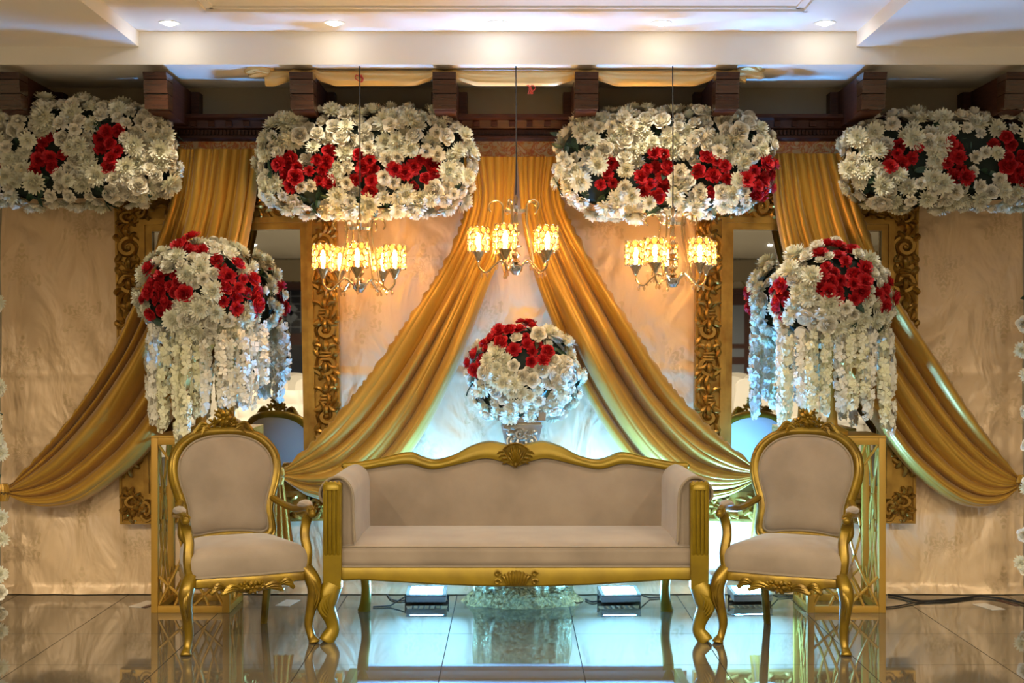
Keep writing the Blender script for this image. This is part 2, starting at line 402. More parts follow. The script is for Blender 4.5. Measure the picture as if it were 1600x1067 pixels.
# ------------------------------------------------------------------ backdrop cloth
def cloth_panel(x0, x1, seed, label):
    nx = int((x1-x0)/.03); nz = 150; zt = 2.47; cx = (x0+x1)/2
    def fn(u, v):
        x = x0+(x1-x0)*u; z = zt*v+.004
        p = Vector((x*1.3+z*.9, seed, z*.6)); q = Vector((x*3+z*2.2, seed+4, z*1.5))
        y = 7.385+.016*noise.noise(p*1.8)+.016*(abs(noise.noise(q*1.7))-.3)
        cz = 1.24+.03*noise.noise(Vector((x*.8, seed, 0)))
        if abs(z-cz) < .04: y -= .007*math.cos((z-cz)/.04*PI/2)
        y -= .03*max(0, 1-z/.05)
        xe = x-cx+.012*noise.noise(Vector((0, z*3, seed)))*(1 if u in (0, 1) else 0)
        return Vector((xe, y-7.385, z))
    mb = MB().grid(fn, nx, nz); o = mb.build('backdrop_cloth', 'damask', loc=(cx, 7.385, 0))
    tag(o, label, 'backdrop', 'damask backdrop cloths')
cloth_panel(-2.875, -1.62, 1, 'beige damask backdrop cloth at left behind the gold drape')
cloth_panel(-1.615, 1.635, 5, 'wide beige damask backdrop cloth in the middle behind sofa and chandeliers')
cloth_panel(1.64, 2.875, 9, 'beige damask backdrop cloth at right beside the mirror frame')

# ------------------------------------------------------------------ mirrors with carved frames
def spiral(c, r0, a0, turns, r1, n=22, sgn=1):
    return [Vector((c[0]+(r0+(r1-r0)*t/n)*math.cos(a0+sgn*2*PI*turns*t/n), 0, c[1]+(r0+(r1-r0)*t/n)*math.sin(a0+sgn*2*PI*turns*t/n))) for t in range(n+1)]
def scroll_mesh(sgn):
    mb = MB()
    pts = [Vector((-.05*sgn, 0, -.16)), Vector((-.035*sgn, 0, -.10))]+spiral((.0, -.02), .055, PI if sgn > 0 else 0, 1.35, .010, 26, -sgn)
    n = len(pts); mb.tube(pts, [(.013+.006*math.sin(PI*i/n), .012+.006*math.sin(PI*i/n)) for i in range(n)], 7, (0, 1, 0))
    for a, l in ((.6, .075), (1.15, .085), (1.75, .07), (2.4, .055)):
        s = Vector((math.cos(a)*.03*sgn, 0, -.02+math.sin(a)*.045)); e = s+Vector((math.cos(a-.5)*l*.45*sgn, 0, math.sin(a-.1)*l))
        mid = (s+e)/2+Vector((.014*sgn, -.014, .0)); cpt = crom([s, mid, e], 8)
        mb.tube(cpt, [(.004+.013*math.sin(PI*(i+.4)/9.3), .005+.007*math.sin(PI*(i+.4)/9.3)) for i in range(9)], 6, (0, 1, 0))
    for a in (-.7, -1.5, -2.3):
        s = Vector((math.cos(a)*.045*sgn, 0, -.02+math.sin(a)*.045)); e = s+Vector((math.cos(a)*.035*sgn, 0, math.sin(a)*.05-.01))
        cpt = crom([s, (s+e)/2+Vector((0, -.012, 0)), e], 6)
        mb.tube(cpt, [.003+.010*math.sin(PI*(i+.5)/7.5) for i in range(7)], 6, (0, 1, 0))
    mb.ball((0, -.006, -.02), (.014, .012, .014), 8, 5)
    return mb.mesh('scroll', 'gold_frame')
def clasp_mesh():
    mb = MB()
    for k in range(3): mb.tube([(-.03, -.004, .02-.02*k), (0, -.016, .02-.02*k), (.03, -.004, .02-.02*k)], .009, 6, (0, 1, 0))
    for sx in (-1, 1):
        for sz in (-1, 1):
            cpt = crom([(sx*.008, 0, sz*.03), (sx*.03, -.014, sz*.065), (sx*.062, -.002, sz*.07), (sx*.06, 0, sz*.045)], 9)
            mb.tube(cpt, [.004+.009*math.sin(PI*(i+.4)/10.2) for i in range(10)], 6, (0, 1, 0))
    for sz in (-1, 1):
        cpt = crom([(0, 0, sz*.03), (0, -.02, sz*.065), (0, -.002, sz*.10)], 7); mb.tube(cpt, [.004+.011*math.sin(PI*(i+.4)/8.2) for i in range(8)], 6, (0, 1, 0))
    return mb.mesh('clasp', 'gold_frame')
SCR = (scroll_mesh(1), scroll_mesh(-1)); CLA = clasp_mesh()
def mirror(cx, label, tilt):
    W, H = 1.235, 1.83; zb = CH+(533.5-816)*7.3/F
    t = thing('carved_mirror', label, 'mirror', (cx, 7.335, zb), 0, 'carved gold mirrors'); t.rotation_euler = (0, tilt, 0)
    def ring(name, o, i, y0, y1, m):
        mb = MB(); (ox, oz), (ix, iz) = o, i
        out = [(-ox, H/2-oz), (ox, H/2-oz), (ox, H/2+oz), (-ox, H/2+oz)]; inn = [(-ix, H/2-iz), (ix, H/2-iz), (ix, H/2+iz), (-ix, H/2+iz)]
        vs = [(x, y0, z) for x, z in out]+[(x, y0, z) for x, z in inn]+[(x, y1, z) for x, z in out]+[(x, y1, z) for x, z in inn]
        fs = []
        for k in range(4):
            l = (k+1) % 4
            fs += [(k, l, 4+l, 4+k), (8+k, 12+k, 12+l, 8+l), (k, 8+k, 8+l, l), (4+k, 4+l, 12+l, 12+k)]
        mb.add(vs, fs); return mb.build(name, m, t, smooth=False)
    ring('frame', (W/2, H/2), (W/2-.15, H/2-.15), -.03, .025, 'gold_frame')
    ring('outer_rim', (W/2, H/2), (W/2-.014, H/2-.014), -.04, -.03, 'gold_frame')
    ring('moulding', (W/2-.138, H/2-.138), (W/2-.168, H/2-.168), -.052, -.02, 'gold_frame')
    ring('inner_moulding', (W/2-.168, H/2-.168), (W/2-.205, H/2-.205), -.038, -.012, 'gold_frame')
    MB().box((0, 0, H/2), (W-.40, .006, H-.40)).build('glass', 'mirror_glass', t, smooth=False)
    off = W/2-.076; y = -.032
    n = 6
    for sx in (-1, 1):
        for k in range(n):
            z = .20+(H-.40)*(k+.5)/n
            inst('scroll', SCR[(k+(sx > 0)) % 2], t, (sx*off, y, z+.05), (0, 0 if k % 2 else PI, 0), (1.22, 1.4, 1.15))
            if k: inst('clasp', CLA, t, (sx*off, y-.004, .20+(H-.40)*k/n), (0, 0, 0), (1.0, 1.4, .9))
        for sz in (-1, 1): inst('clasp', CLA, t, (sx*off, y, H/2+sz*(H/2-.08)), (0, PI/4*sx*sz, 0), (.8, 1.2, .75)); inst('scroll', SCR[(sx*sz > 0)*1], t, (sx*(off-.005), y, H/2+sz*(H/2-.135)), (0, 0 if sz < 0 else PI, 0), (1.1, 1.4, .75)); inst('scroll', SCR[(sx*sz < 0)*1], t, (sx*(off-.06), y, H/2+sz*(H/2-.078)), (0, PI/2*sx, 0), (1.1, 1.4, .7))
    m = 3
    for sz in (-1, 1):
        for k in range(m):
            x = -W/2+.20+(W-.40)*(k+.5)/m
            inst('scroll', SCR[k % 2], t, (x, y, H/2+sz*(H/2-.076)), (0, PI/2 if k % 2 else -PI/2, 0), (1.22, 1.4, 1.1))
            if k: inst('clasp', CLA, t, (-W/2+.20+(W-.40)*k/m, y-.004, H/2+sz*(H/2-.076)), (0, PI/2, 0), (.95, 1.4, .85))
    return t
mirror((361-800)*7.3/F, 'tall wall mirror in carved gold frame behind the left armchair', math.radians(-1.0))
mirror((1257-800)*7.3/F, 'tall wall mirror in carved gold frame behind the right armchair', math.radians(.6))

# ------------------------------------------------------------------ satin drapes
def drape(outer, inner, Yb, nf, label, seed, A0=.03, tail=None, knot=None):
    rnd = random.Random(seed); m, n = 110, 150
    O = resample(crom([P(x, y, Yb) for x, y in outer], 160), m); I = resample(crom([P(x, y, Yb) for x, y in inner], 160), m)
    base = O[0].copy(); base.z = 0
    ph = [rnd.uniform(0, 1) for _ in range(4)]
    def mk(nf):
        w_ = [rnd.uniform(.45, 1.6) for _ in range(nf)]; cum = [0]
        for q in w_: cum.append(cum[-1]+q)
        return w_, cum, [rnd.uniform(.5, 1.25) for _ in range(nf)]
    fine, wide = mk(nf+2), mk(max(4, nf-3))
    def pl(tab, u):
        w_, cum, am = tab; s = u*cum[-1]; k = 0
        while k < len(w_)-1 and cum[k+1] < s: k += 1
        f = (s-cum[k])/(cum[k+1]-cum[k])
        return am[k]*(.4+.6*w_[k])*(math.sin(PI*min(1, max(0, f)))**.7)
    def fold(u, v):
        a = lerp1([(0, .9), (.15, .42), (.4, .10), (.7, .12), (.85, .3), (1, .5)], v); b = lerp1([(0, .15), (.2, .5), (.45, 1), (1, 1)], v)
        return a*pl(fine, u)+b*1.55*pl(wide, max(0, min(1, u**(1-.3*v))))+.06*math.sin(2*PI*(2.7*u+ph[1]+v*1.4))
    def fn(u, v):
        j = v*m; k = min(m-1, int(j)); f = j-k
        o = O[k].lerp(O[k+1], f); i = I[k].lerp(I[k+1], f)
        wob = .012*math.sin(2*PI*(u*2+v*1.3+ph[2]))*math.sin(PI*v)
        uu = max(0, min(1, u+wob)); uu = uu+(.08*math.sin(PI*uu))*(v**2)
        p = o.lerp(i, uu)
        wid = (o-i).length
        A = min(A0*1.25, max(.010, wid*.085))*(.75+.45*math.sin(PI*min(1, v*1.1)))
        if v < .06: A *= .55+.45*v/.06
        y = Yb-A*fold(u, v)*1.35+A*.5
        e = max(0, 1-u/.045)
        if e > 0:
            p += (o-i).normalized()*(e*.008*math.sin(v*190+3*math.sin(v*37))); y -= e*.006*math.sin(v*150+1)
        e2 = max(0, 1-(1-u)/.04)
        p.z -= .0*e2
        return Vector((p.x, y, p.z))-base
    t = thing('satin_drape', label, 'drape', base, 0, 'gold satin drapes')
    MB().grid(fn, n, m).build('panel', 'satin', t)
    if knot:
        kb = P(knot[0], knot[1], Yb-.02)-base; mb = MB()
        for k in range(7):
            a = 2*PI*k/7
            mb.tube(crom([kb+Vector((.012*math.cos(a), .012*math.sin(a), .04)), kb+Vector((.024*math.cos(a+.4), .02*math.sin(a+.4), 0)), kb+Vector((.012*math.cos(a), .012*math.sin(a), -.05))], 8), .012, 6)
        mb.build('knot', 'satin', t)
    if tail:
        T = [P(x, y, Yb+.01) for x, y in tail]; c = crom(T, 30)
        def ft(u, v):
            p = c[int(round(v*30))]; w_ = .012+.045*v**.8
            return Vector((p.x+(u-.5)*2*w_, p.y-.018*abs(math.sin(PI*3*u+v))-.004, p.z))-base
        MB().grid(ft, 24, 30).build('tail', 'satin', t)
drape([(275, 233), (268, 300), (246, 375), (212, 468), (170, 558), (97, 668), (8, 766)],
      [(407, 233), (396, 330), (372, 440), (325, 560), (272, 650), (232, 705), (188, 745), (130, 783), (85, 793), (42, 788), (8, 770)], 7.222, 8,
      'gold satin drape at far left, gathered to the left edge behind the flower stand', 3, knot=(6, 768))
drape([(715, 245), (728, 310), (700, 395), (650, 478), (578, 583), (505, 672), (437, 738)],
      [(807, 245), (800, 340), (785, 395), (762, 450), (737, 520), (706, 595), (662, 680), (610, 748), (550, 785), (485, 776), (437, 745)], 7.222, 7,
      'gold satin drape sweeping left of the middle chandelier down behind the sofa', 11, tail=[(437, 742), (440, 790), (444, 850)], knot=(436, 742))
drape([(892, 245), (880, 310), (922, 400), (982, 500), (1040, 590), (1105, 662), (1190, 737)],
      [(808, 245), (815, 340), (826, 395), (840, 445), (866, 512), (905, 600), (955, 685), (1005, 745), (1065, 783), (1135, 776), (1190, 745)], 7.222, 7,
      'gold satin drape sweeping right of the middle chandelier down behind the sofa', 17, tail=[(1190, 742), (1188, 790), (1186, 850)], knot=(1191, 741))
drape([(1322, 240), (1342, 310), (1368, 385), (1402, 465), (1467, 570), (1526, 660), (1597, 752)],
      [(1204, 240), (1212, 330), (1236, 430), (1285, 535), (1340, 624), (1384, 690), (1425, 738), (1478, 778), (1522, 793), (1563, 786), (1597, 757)], 7.222, 8,
      'gold satin drape at far right, gathered to the right edge behind the flower stand', 23, knot=(1598, 754))
# swag over the corbels
def swag():
    pts = [(415, 110), (470, 106), (530, 108), (590, 110), (640, 108), (694, 105), (750, 112), (805, 117), (860, 112), (917, 105), (975, 117), (1035, 123), (1090, 116), (1138, 105), (1165, 110)]
    hh = {470: 5, 694: 5, 917: 5, 1138: 5}
    Y = 6.93; c = crom([P(x, y, Y) for x, y in pts], 140); base = Vector((0, Y, 0)); t = thing('cloth_swag', 'cream gold satin swag laid over the corbels under the ceiling beam', 'swag', base)
    cor = [(x-800)*6.8/F for x in (470, 694, 917, 1138)]
    def fn(u, v):
        p = c[int(round(v*140))]; d = min(abs(p.x-q) for q in cor); near = max(0, 1-d/.16); h = .038*(1-near)+.012*near; top = 2.847
        zc = min(p.z, top-h) if near < .6 else 2.836
        a = 2*PI*u
        return Vector((p.x, p.y+.026*math.sin(a)*(1+.15*math.sin(6*a+v*9)), zc+h*math.cos(a)*(1+.12*math.sin(7*a+v*7))))-base
    MB().grid(fn, 28, 140, True).build('band', 'satin_pale', t)
    for ex, d in ((405, -1), (1172, 1)):
        mb = MB(); e = P(ex, 113, Y)-base; rnd = random.Random(ex)
        for k in range(9):
            o = Vector((rnd.uniform(-.03, .03), rnd.uniform(-.025, .025), rnd.uniform(-.02, .02)))
            mb.tube(crom([e+o+Vector((-.05*d, 0, .0)), e+o*1.4+Vector((0, -.01, .012)), e+o+Vector((.055*d, 0, -.005))], 8), [.008, .016, .02, .021, .02, .021, .02, .015, .008], 6)
        mb.build('knotted_end', 'satin_pale', t)
mat('satin_pale', (.74, .52, .20), .36, .25, bump=(.3, 20, .01))
swag()

# ------------------------------------------------------------------ flowers
def petal(mb, az, el, r0, L, wd, curl=.25, jag=0, rnd=random):
    ca, sa = math.cos(az), math.sin(az)
    def pt(s, t):   # s along, t across (-1..1)
        e = el+curl*s*s
        rad = r0+L*s*math.cos(e); z = L*s*math.sin(e)-.0+.10*L*t*t*(1-s*.5)
        y = t*wd*(.45+1.1*s-.75*s*s)
        return Vector((rad*ca-y*sa, rad*sa+y*ca, z))
    if jag:
        vs = [pt(0, -.5), pt(0, .5), pt(.6, -1), pt(.6, 0), pt(.6, 1)]
        tip = [pt(1+jag*rnd.uniform(-.2, .2), t) for t in (-1.05, -.35, .35, 1.05)]
        vs += tip; mb.add(vs, [(0, 1, 4, 3, 2), (2, 3, 6, 5), (3, 4, 8, 7), (3, 7, 6)])
    else:
        mb.add([pt(0, -.5), pt(0, .5), pt(.62, 1), pt(.62, -1), pt(1, .35), pt(1, -.35)], [(0, 1, 2, 3), (3, 2, 4, 5)])
def chrys(seed):
    rnd = random.Random(seed); mb = MB()
    for n, L, el, r0 in ((17, .98, -.1, .08), (17, .97, .2, .08), (16, .93, .46, .07), (14, .86, .72, .06), (12, .78, .98, .05), (8, .68, 1.22, .03), (4, .62, 1.42, .01)):
        o = rnd.uniform(0, 6)
        for k in range(n): petal(mb, o+2*PI*k/n+rnd.uniform(-.08, .08), el+rnd.uniform(-.12, .12), r0, L*rnd.uniform(.86, 1.10), .165, .22)
    mb.ball((0, 0, .08), (.42, .42, .34), 8, 5); return mb
def rose(seed):
    rnd = random.Random(seed); mb = MB()
    for n, R, H, o, lip in ((5, 1.0, .22, 0, .10), (5, .82, .46, .65, .10), (5, .62, .62, .2, .06), (4, .44, .72, .9, .03), (3, .27, .78, .3, 0), (2, .13, .80, .8, 0)):
        for k in range(n):
            a0 = o+2*PI*k/n+rnd.uniform(-.15, .15); sp = PI/n*1.45; hh = H*rnd.uniform(.9, 1.08)
            def pt(u, v, a0=a0, sp=sp, R=R, H=hh, lip=lip):
                t = (u-.5)*2; a = a0+t*sp*(1-.25*max(0, v-.7)/.3); ed = 1-.30*abs(t)**2.2*v
                r = (.10+(R*ed-.10)*math.sin(v*PI/2)**.8)*(1+.10*t*v); z = H*v**1.5*ed
                if v > .8: z -= lip*(v-.8)/.2*(1-.5*abs(t)); r += lip*.5*(v-.8)/.2
                return Vector((r*math.cos(a), r*math.sin(a), z-.05))
            mb.grid(pt, 5, 5)
    return mb
def carn(seed):
    rnd = random.Random(seed); mb = MB()
    for n, L, el in ((10, .95, .05), (10, .9, .4), (9, .85, .75), (8, .78, 1.05), (6, .7, 1.3)):
        o = rnd.uniform(0, 6)
        for k in range(n): petal(mb, o+2*PI*k/n+rnd.uniform(-.15, .15), el+rnd.uniform(-.2, .2), .04, L*rnd.uniform(.85, 1.05), .24, .15, .55, rnd)
    return mb
def leafm():
    mb = MB()
    mb.grid(lambda u, v: Vector(((u-.5)*.75*math.sin(PI*(.08+.9*v))**.8, v*1.7-.2, .25*abs(u-.5)+.12*math.sin(v*3))), 4, 5); return mb
FW = [chrys(i).mesh('white_chrysanthemum', 'cream') for i in range(3)]
RW = [rose(i).mesh('white_rose', 'ivory') for i in range(2)]
FR = [carn(i).mesh('red_carnation', 'red') for i in range(2)]
RR = [rose(i+5).mesh('red_rose', 'red') for i in range(2)]
PW = [carn(i+9).mesh('white_carnation', 'ivory') for i in range(2)]
LF = leafm().mesh('leaf', 'leaf')
def put(name, me, root, p, nrm, s, rnd, jit=.3):
    n = (nrm+Vector((rnd.uniform(-jit, jit), rnd.uniform(-jit, jit), rnd.uniform(-jit, jit)))).normalized()
    q = n.to_track_quat('Z', 'Y').to_euler(); o = bpy.data.objects.new(name, me); C.objects.link(o); o.parent = root; o.location = p
    o.rotation_euler = (Matrix.Rotation(rnd.uniform(0, 6.28), 4, n) @ q.to_matrix().to_4x4()).to_euler(); o.scale = (s, s, s*rnd.uniform(.85, 1.1)); return o
def arrangement(root, cen, dims, p, seed, reds, spacing, size, zmin=-2, roses=(.12, 0), ymax=.35, nleaf=14, rosezone=None, redrose=.3, rsize=1.0, tries=2600):
    rnd = random.Random(seed); a, b, c = dims; base = root.location.copy(); pts = []
    for _ in range(tries):
        d = Vector((rnd.gauss(0, 1)*a, rnd.gauss(0, 1)*b, rnd.gauss(0, 1)*c))
        s = (abs(d.x/a)**p+abs(d.y/b)**p+abs(d.z/c)**p)**(-1/p); q = d*s
        if q.y > b*ymax or q.z < zmin*c: continue
        if any((q-z).length_squared < spacing*spacing for z in pts): continue
        pts.append(q)
    def nrm(q):
        g = lambda x, r: math.copysign(abs(x/r)**(p-1)/r, x)
        return Vector((g(q.x, a), g(q.y, b), g(q.z, c))).normalized()
    for q in pts:
        wp = cen+q; n = nrm(q); px, py = PX(wp); isred = any(((px-x)/rx)**2+((py-y)/ry)**2 < 1 for x, y, rx, ry in reds) and n.y < .2
        pos = q+cen-base+n*rnd.uniform(-.022, .026); sz = size*rnd.uniform(.74, 1.22)
        if noise.noise(q*8+Vector((seed, 0, 0))) > .41 and not isred:
            for _ in range(2): put('leaf', LF, root, pos-n*.02, (n+Vector((rnd.uniform(-.8, .8), 0, rnd.uniform(-.8, .8)))).normalized(), .042*rnd.uniform(.8, 1.2), rnd)
            continue
        if isred:
            if rnd.random() < redrose: put('red_rose', rnd.choice(RR), root, pos, n, sz*.86*rsize, rnd, .35)
            else: put('red_carnation', rnd.choice(FR), root, pos, n, sz*.88*rsize, rnd)
        else:
            inz = rosezone and ((px-rosezone[0])/rosezone[2])**2+((py-rosezone[1])/rosezone[3])**2 < 1
            r = rnd.random()
            if r < (.75 if inz else roses[0]): put('white_rose', rnd.choice(RW), root, pos, n, sz*.9, rnd, .45)
            elif r < .5: put('white_carnation', rnd.choice(PW), root, pos, n, sz*.82, rnd)
            else: put('white_chrysanthemum', rnd.choice(FW), root, pos, n, sz, rnd)
    for _ in range(nleaf):
        q = pts[rnd.randrange(len(pts))]; n = nrm(q)
        put('leaf', LF, root, q+cen-base-n*.012+Vector((rnd.uniform(-.03, .03), 0, rnd.uniform(-.03, .03))), (n+Vector((rnd.uniform(-1, 1), 0, rnd.uniform(-1, 1)))).normalized(), .045*rnd.uniform(.7, 1.1), rnd)
    k = .86
    def fc(u, v):
        ph = -PI/2+PI*v; th = 2*PI*u; d = Vector((math.cos(ph)*math.cos(th), math.cos(ph)*math.sin(th), math.sin(ph)+1e-6))
        s = (abs(d.x)**p+abs(d.y)**p+abs(d.z)**p)**(-1/p); d = d*s
        z = max(d.z, zmin*.9); return Vector((d.x*(a-.025), d.y*(b-.02), z*(c-.025)))+cen-base
    MB().grid(fc, 24, 14, True).build('foliage_core', 'core', root)
def panel(x0, x1, y0, y1, label, seed, reds, rosezone=None):
    Y = 7.09; cen = P((x0+x1)/2, (y0+y1)/2, Y); a = (x1-x0)/2*Y/F-.02; c = (y1-y0)/2*Y/F-.02
    t = thing('hanging_flower_arrangement', label, 'flower arrangement', Vector((cen.x, Y, cen.z-c)), 0, 'hanging flower panels')
    arrangement(t, cen, (a, .112, c), 3.6, seed, reds, .047, .053, ymax=.45, nleaf=34, rosezone=rosezone, rsize=.92, tries=4200)
panel(-60, 280, 158, 322, 'hanging white flower panel with red clusters at the far left', 1, [(72, 240, 30, 36), (88, 205, 14, 10), (174, 232, 24, 44), (0, 255, 12, 34)])
panel(403, 738, 172, 338, 'hanging flower panel of white and red blooms left of the middle chandelier', 2, [(452, 272, 24, 26), (505, 262, 20, 30), (558, 242, 16, 14), (573, 278, 20, 30), (650, 268, 34, 34)], (520, 205, 70, 22))
panel(868, 1208, 172, 338, 'hanging flower panel of white and red blooms right of the middle chandelier', 3, [(955, 270, 22, 30), (1022, 275, 26, 42), (1112, 272, 34, 30), (1186, 278, 24, 34)], (1130, 205, 55, 30))
panel(1315, 1660, 178, 326, 'hanging white flower panel with red clusters at the far right', 4, [(1412, 244, 34, 28), (1496, 252, 26, 42), (1560, 225, 16, 14), (1590, 252, 28, 34)])

# strands of blossom
def strand_mesh(seed, L, m):
    rnd = random.Random(seed); mb = MB(); n = int(L/.0058)
    mb.tube([(0, 0, 0), (.004, 0, -L*.5), (0, 0, -L)], .003, 5)
    for k in range(n):
        z = -L*(k+.5)/n; rr = .027*(.6+.4*math.sin(PI*min(1, (k+3)/n))); a = rnd.uniform(0, 6.28)
        c = Vector((rr*math.cos(a), rr*math.sin(a), z+rnd.uniform(-.01, .01))); nv = Vector((math.cos(a), math.sin(a), rnd.uniform(-.5, .3))).normalized(); u = nv.orthogonal().normalized(); w_ = nv.cross(u)
        s = rnd.uniform(.019, .030); o = rnd.uniform(0, 6)
        for j in range(4):
            b = o+2*PI*j/4; d = u*math.cos(b)+w_*math.sin(b); e = u*math.cos(b+1.57)+w_*math.sin(b+1.57)
            mb.add([c, c+d*s*.6+e*s*.48+nv*s*.22, c+d*s*1.1+nv*s*.05*rnd.uniform(-2, 4), c+d*s*.6-e*s*.48+nv*s*.22], [(0, 1, 2, 3)])
    return mb.mesh('blossom_strand', m)
ST = [strand_mesh(1, .42, 'ivory'), strand_mesh(2, .50, 'greenish'), strand_mesh(3, .36, 'ivory'), strand_mesh(4, .46, 'greenish')]

def lattice_stand(cx, sgn, label):
    W, D, H, b = .41, .36, .915, .036; y0 = 6.86
    t = thing('lattice_stand', label, 'stand', (cx, y0+D/2, 0), 0, 'gold lattice flower stands')
    for sx in (-1, 1):
        for sy in (-1, 1): MB().box((sx*(W-b)/2, sy*(D-b)/2, H/2), (b, b, H), bev=.003).build('post', 'gold_stand', t)
    for z in (b/2, H-b/2):
        for sy in (-1, 1): MB().box((0, sy*(D-b)/2, z), (W-2*b, b, b), bev=.003).build('rail', 'gold_stand', t)
        for sx in (-1, 1): MB().box((sx*(W-b)/2, 0, z), (b, D-2*b, b), bev=.003).build('rail', 'gold_stand', t)
    MB().box((0, 0, H+.006), (W, D, .012), bev=.003).build('top_plate', 'gold_stand', t)
    z0, z1 = b, H-b
    def bars(f, w2):
        for pts in ([(-1, 0), (-.25, .32), (-.05, .6), (-.55, 1)], [(1, 0), (.3, .3), (.05, .62), (.6, 1)], [(-.5, 0), (.45, .5), (-1, 1)], [(.55, 0), (-.4, .52), (1, 1)], [(-1, .18), (0, .0)], [(1, .18), (.1, 0)]):
            c = crom([f(a*w2, z0+(z1-z0)*q) for a, q in pts], 14); MB().tube(c, .0075, 6).build('lattice_bar', 'gold_stand', t)
    w2 = W/2-b; d2 = D/2-b
    bars(lambda a, z: Vector((a, -(D-b)/2, z)), w2); bars(lambda a, z: Vector((a, (D-b)/2, z)), w2)
    bars(lambda a, z: Vector((-(W-b)/2, a, z)), d2); bars(lambda a, z: Vector(((W-b)/2, a, z)), d2)
    return t
lattice_stand(P(297, 0, 6.86).x, 1, 'gold metal lattice stand behind the left armchair')
lattice_stand(P(1323, 0, 6.86).x, -1, 'gold metal lattice stand behind the right armchair')
def tall_flowers(px, py, label, seed, reds, xs):
    cen = P(px, py, 6.98); base = Vector((cen.x, cen.y, .927)); t = thing('flower_centrepiece', label, 'flower arrangement', base, 0, 'tall flower centrepieces')
    MB().lathe([(.085, 0), (.085, .02), (.03, .05), (.022, .2), (.028, .42), (.06, .50), (.075, .58), (.0, .58)], 18).build('vase', 'gold_stand', t)
    arrangement(t, cen, (.305, .205, .285), 1.95, seed, reds, .047, .052, zmin=-.8, ymax=.5, nleaf=22, roses=(.18, 0), rsize=.95, tries=3200)
    rnd = random.Random(seed)
    for x, y, dy, k, sc in xs:
        q = P(x, y-10, 6.98+dy*.85)-base; me = ST[k]; o = inst('blossom_strand', me, t, q, (rnd.uniform(-.05, .05), rnd.uniform(-.06, .06), rnd.uniform(0, 6)), (rnd.uniform(.85, 1.1), 1.0, sc*1.1)); o['kind'] = 'stuff'
tall_flowers(314, 462, 'tall flower ball of red and white blooms with hanging strands on the left stand', 21,
    [(250, 455, 22, 40), (272, 452, 20, 26), (300, 390, 26, 12), (340, 415, 15, 14), (362, 450, 26, 38), (404, 465, 16, 36)],
    [(240, 522, -.10, 0, 1.1), (258, 528, -.16, 3, 1.0), (275, 530, -.18, 1, 1.05), (290, 535, -.2, 1, .92), (305, 530, -.15, 3, .85), (322, 535, -.19, 2, 1.0), (345, 530, -.18, 0, .82), (362, 535, -.14, 2, .9), (380, 530, -.16, 0, .85), (395, 520, -.05, 2, 1.05), (408, 515, .02, 0, .7), (235, 540, .05, 2, 1.1)])
tall_flowers(1300, 468, 'tall flower ball of red and white blooms with hanging strands on the right stand', 33,
    [(1312, 440, 40, 36), (1218, 470, 22, 28), (1310, 394, 34, 9), (1385, 462, 16, 24)],
    [(1222, 530, -.05, 0, 1.05), (1232, 535, -.12, 3, .92), (1250, 530, -.16, 2, .95), (1268, 528, -.19, 1, .82), (1292, 530, -.2, 3, .82), (1312, 528, -.17, 0, .9), (1328, 530, -.19, 1, .72), (1345, 520, -.17, 3, .72), (1362, 525, -.15, 0, 1.0), (1378, 525, -.1, 1, .95), (1388, 530, -.03, 0, 1.15)])

# ------------------------------------------------------------------ urn on a draped pedestal
def pedestal():
    base = Vector((P(815, 0, 7.17).x, 7.17, 0)); t = thing('draped_pedestal', 'round pedestal wrapped in crinkled gold sequin cloth behind the sofa', 'pedestal', base)
    rnd = random.Random(4)
    def fn(u, v):
        a = 2*PI*u; r = .235+.03*(1-v)+.012*math.sin(9*a+3*math.sin(v*3))+.008*math.sin(23*a+v*5)+.012*noise.noise(Vector((math.cos(a)*5, math.sin(a)*5, v*7)))
        if v < .08: r += .05*(1-v/.08)*(1+.3*math.sin(7*a))
        ry = .68; return Vector((r*math.cos(a), ry*r*math.sin(a), v*.72))
    MB().grid(fn, 120, 40, True).build('cloth_wrap', 'sequin', t)
    MB().lathe([(.235, .70), (.235, .725), (0, .725)], 32).build('top', 'sequin', t).scale = (1, .68, 1)
    mb = MB()
    def fp(u, v):
        a = 2*PI*u; r = .22+.10*v+.02*math.sin(5*a+1)*v; z = .045*(1-v)**1.2+.012*math.sin(11*a+4*v)*(v*(1-v)*4)+.018*max(0, noise.noise(Vector((math.cos(a)*6, math.sin(a)*6, v*4))))+.004
        return Vector((r*math.cos(a), .55*r*math.sin(a)-.0, z))
    mb.grid(fp, 90, 10, True); mb.build('cloth_pool', 'sequin', t)
pedestal()
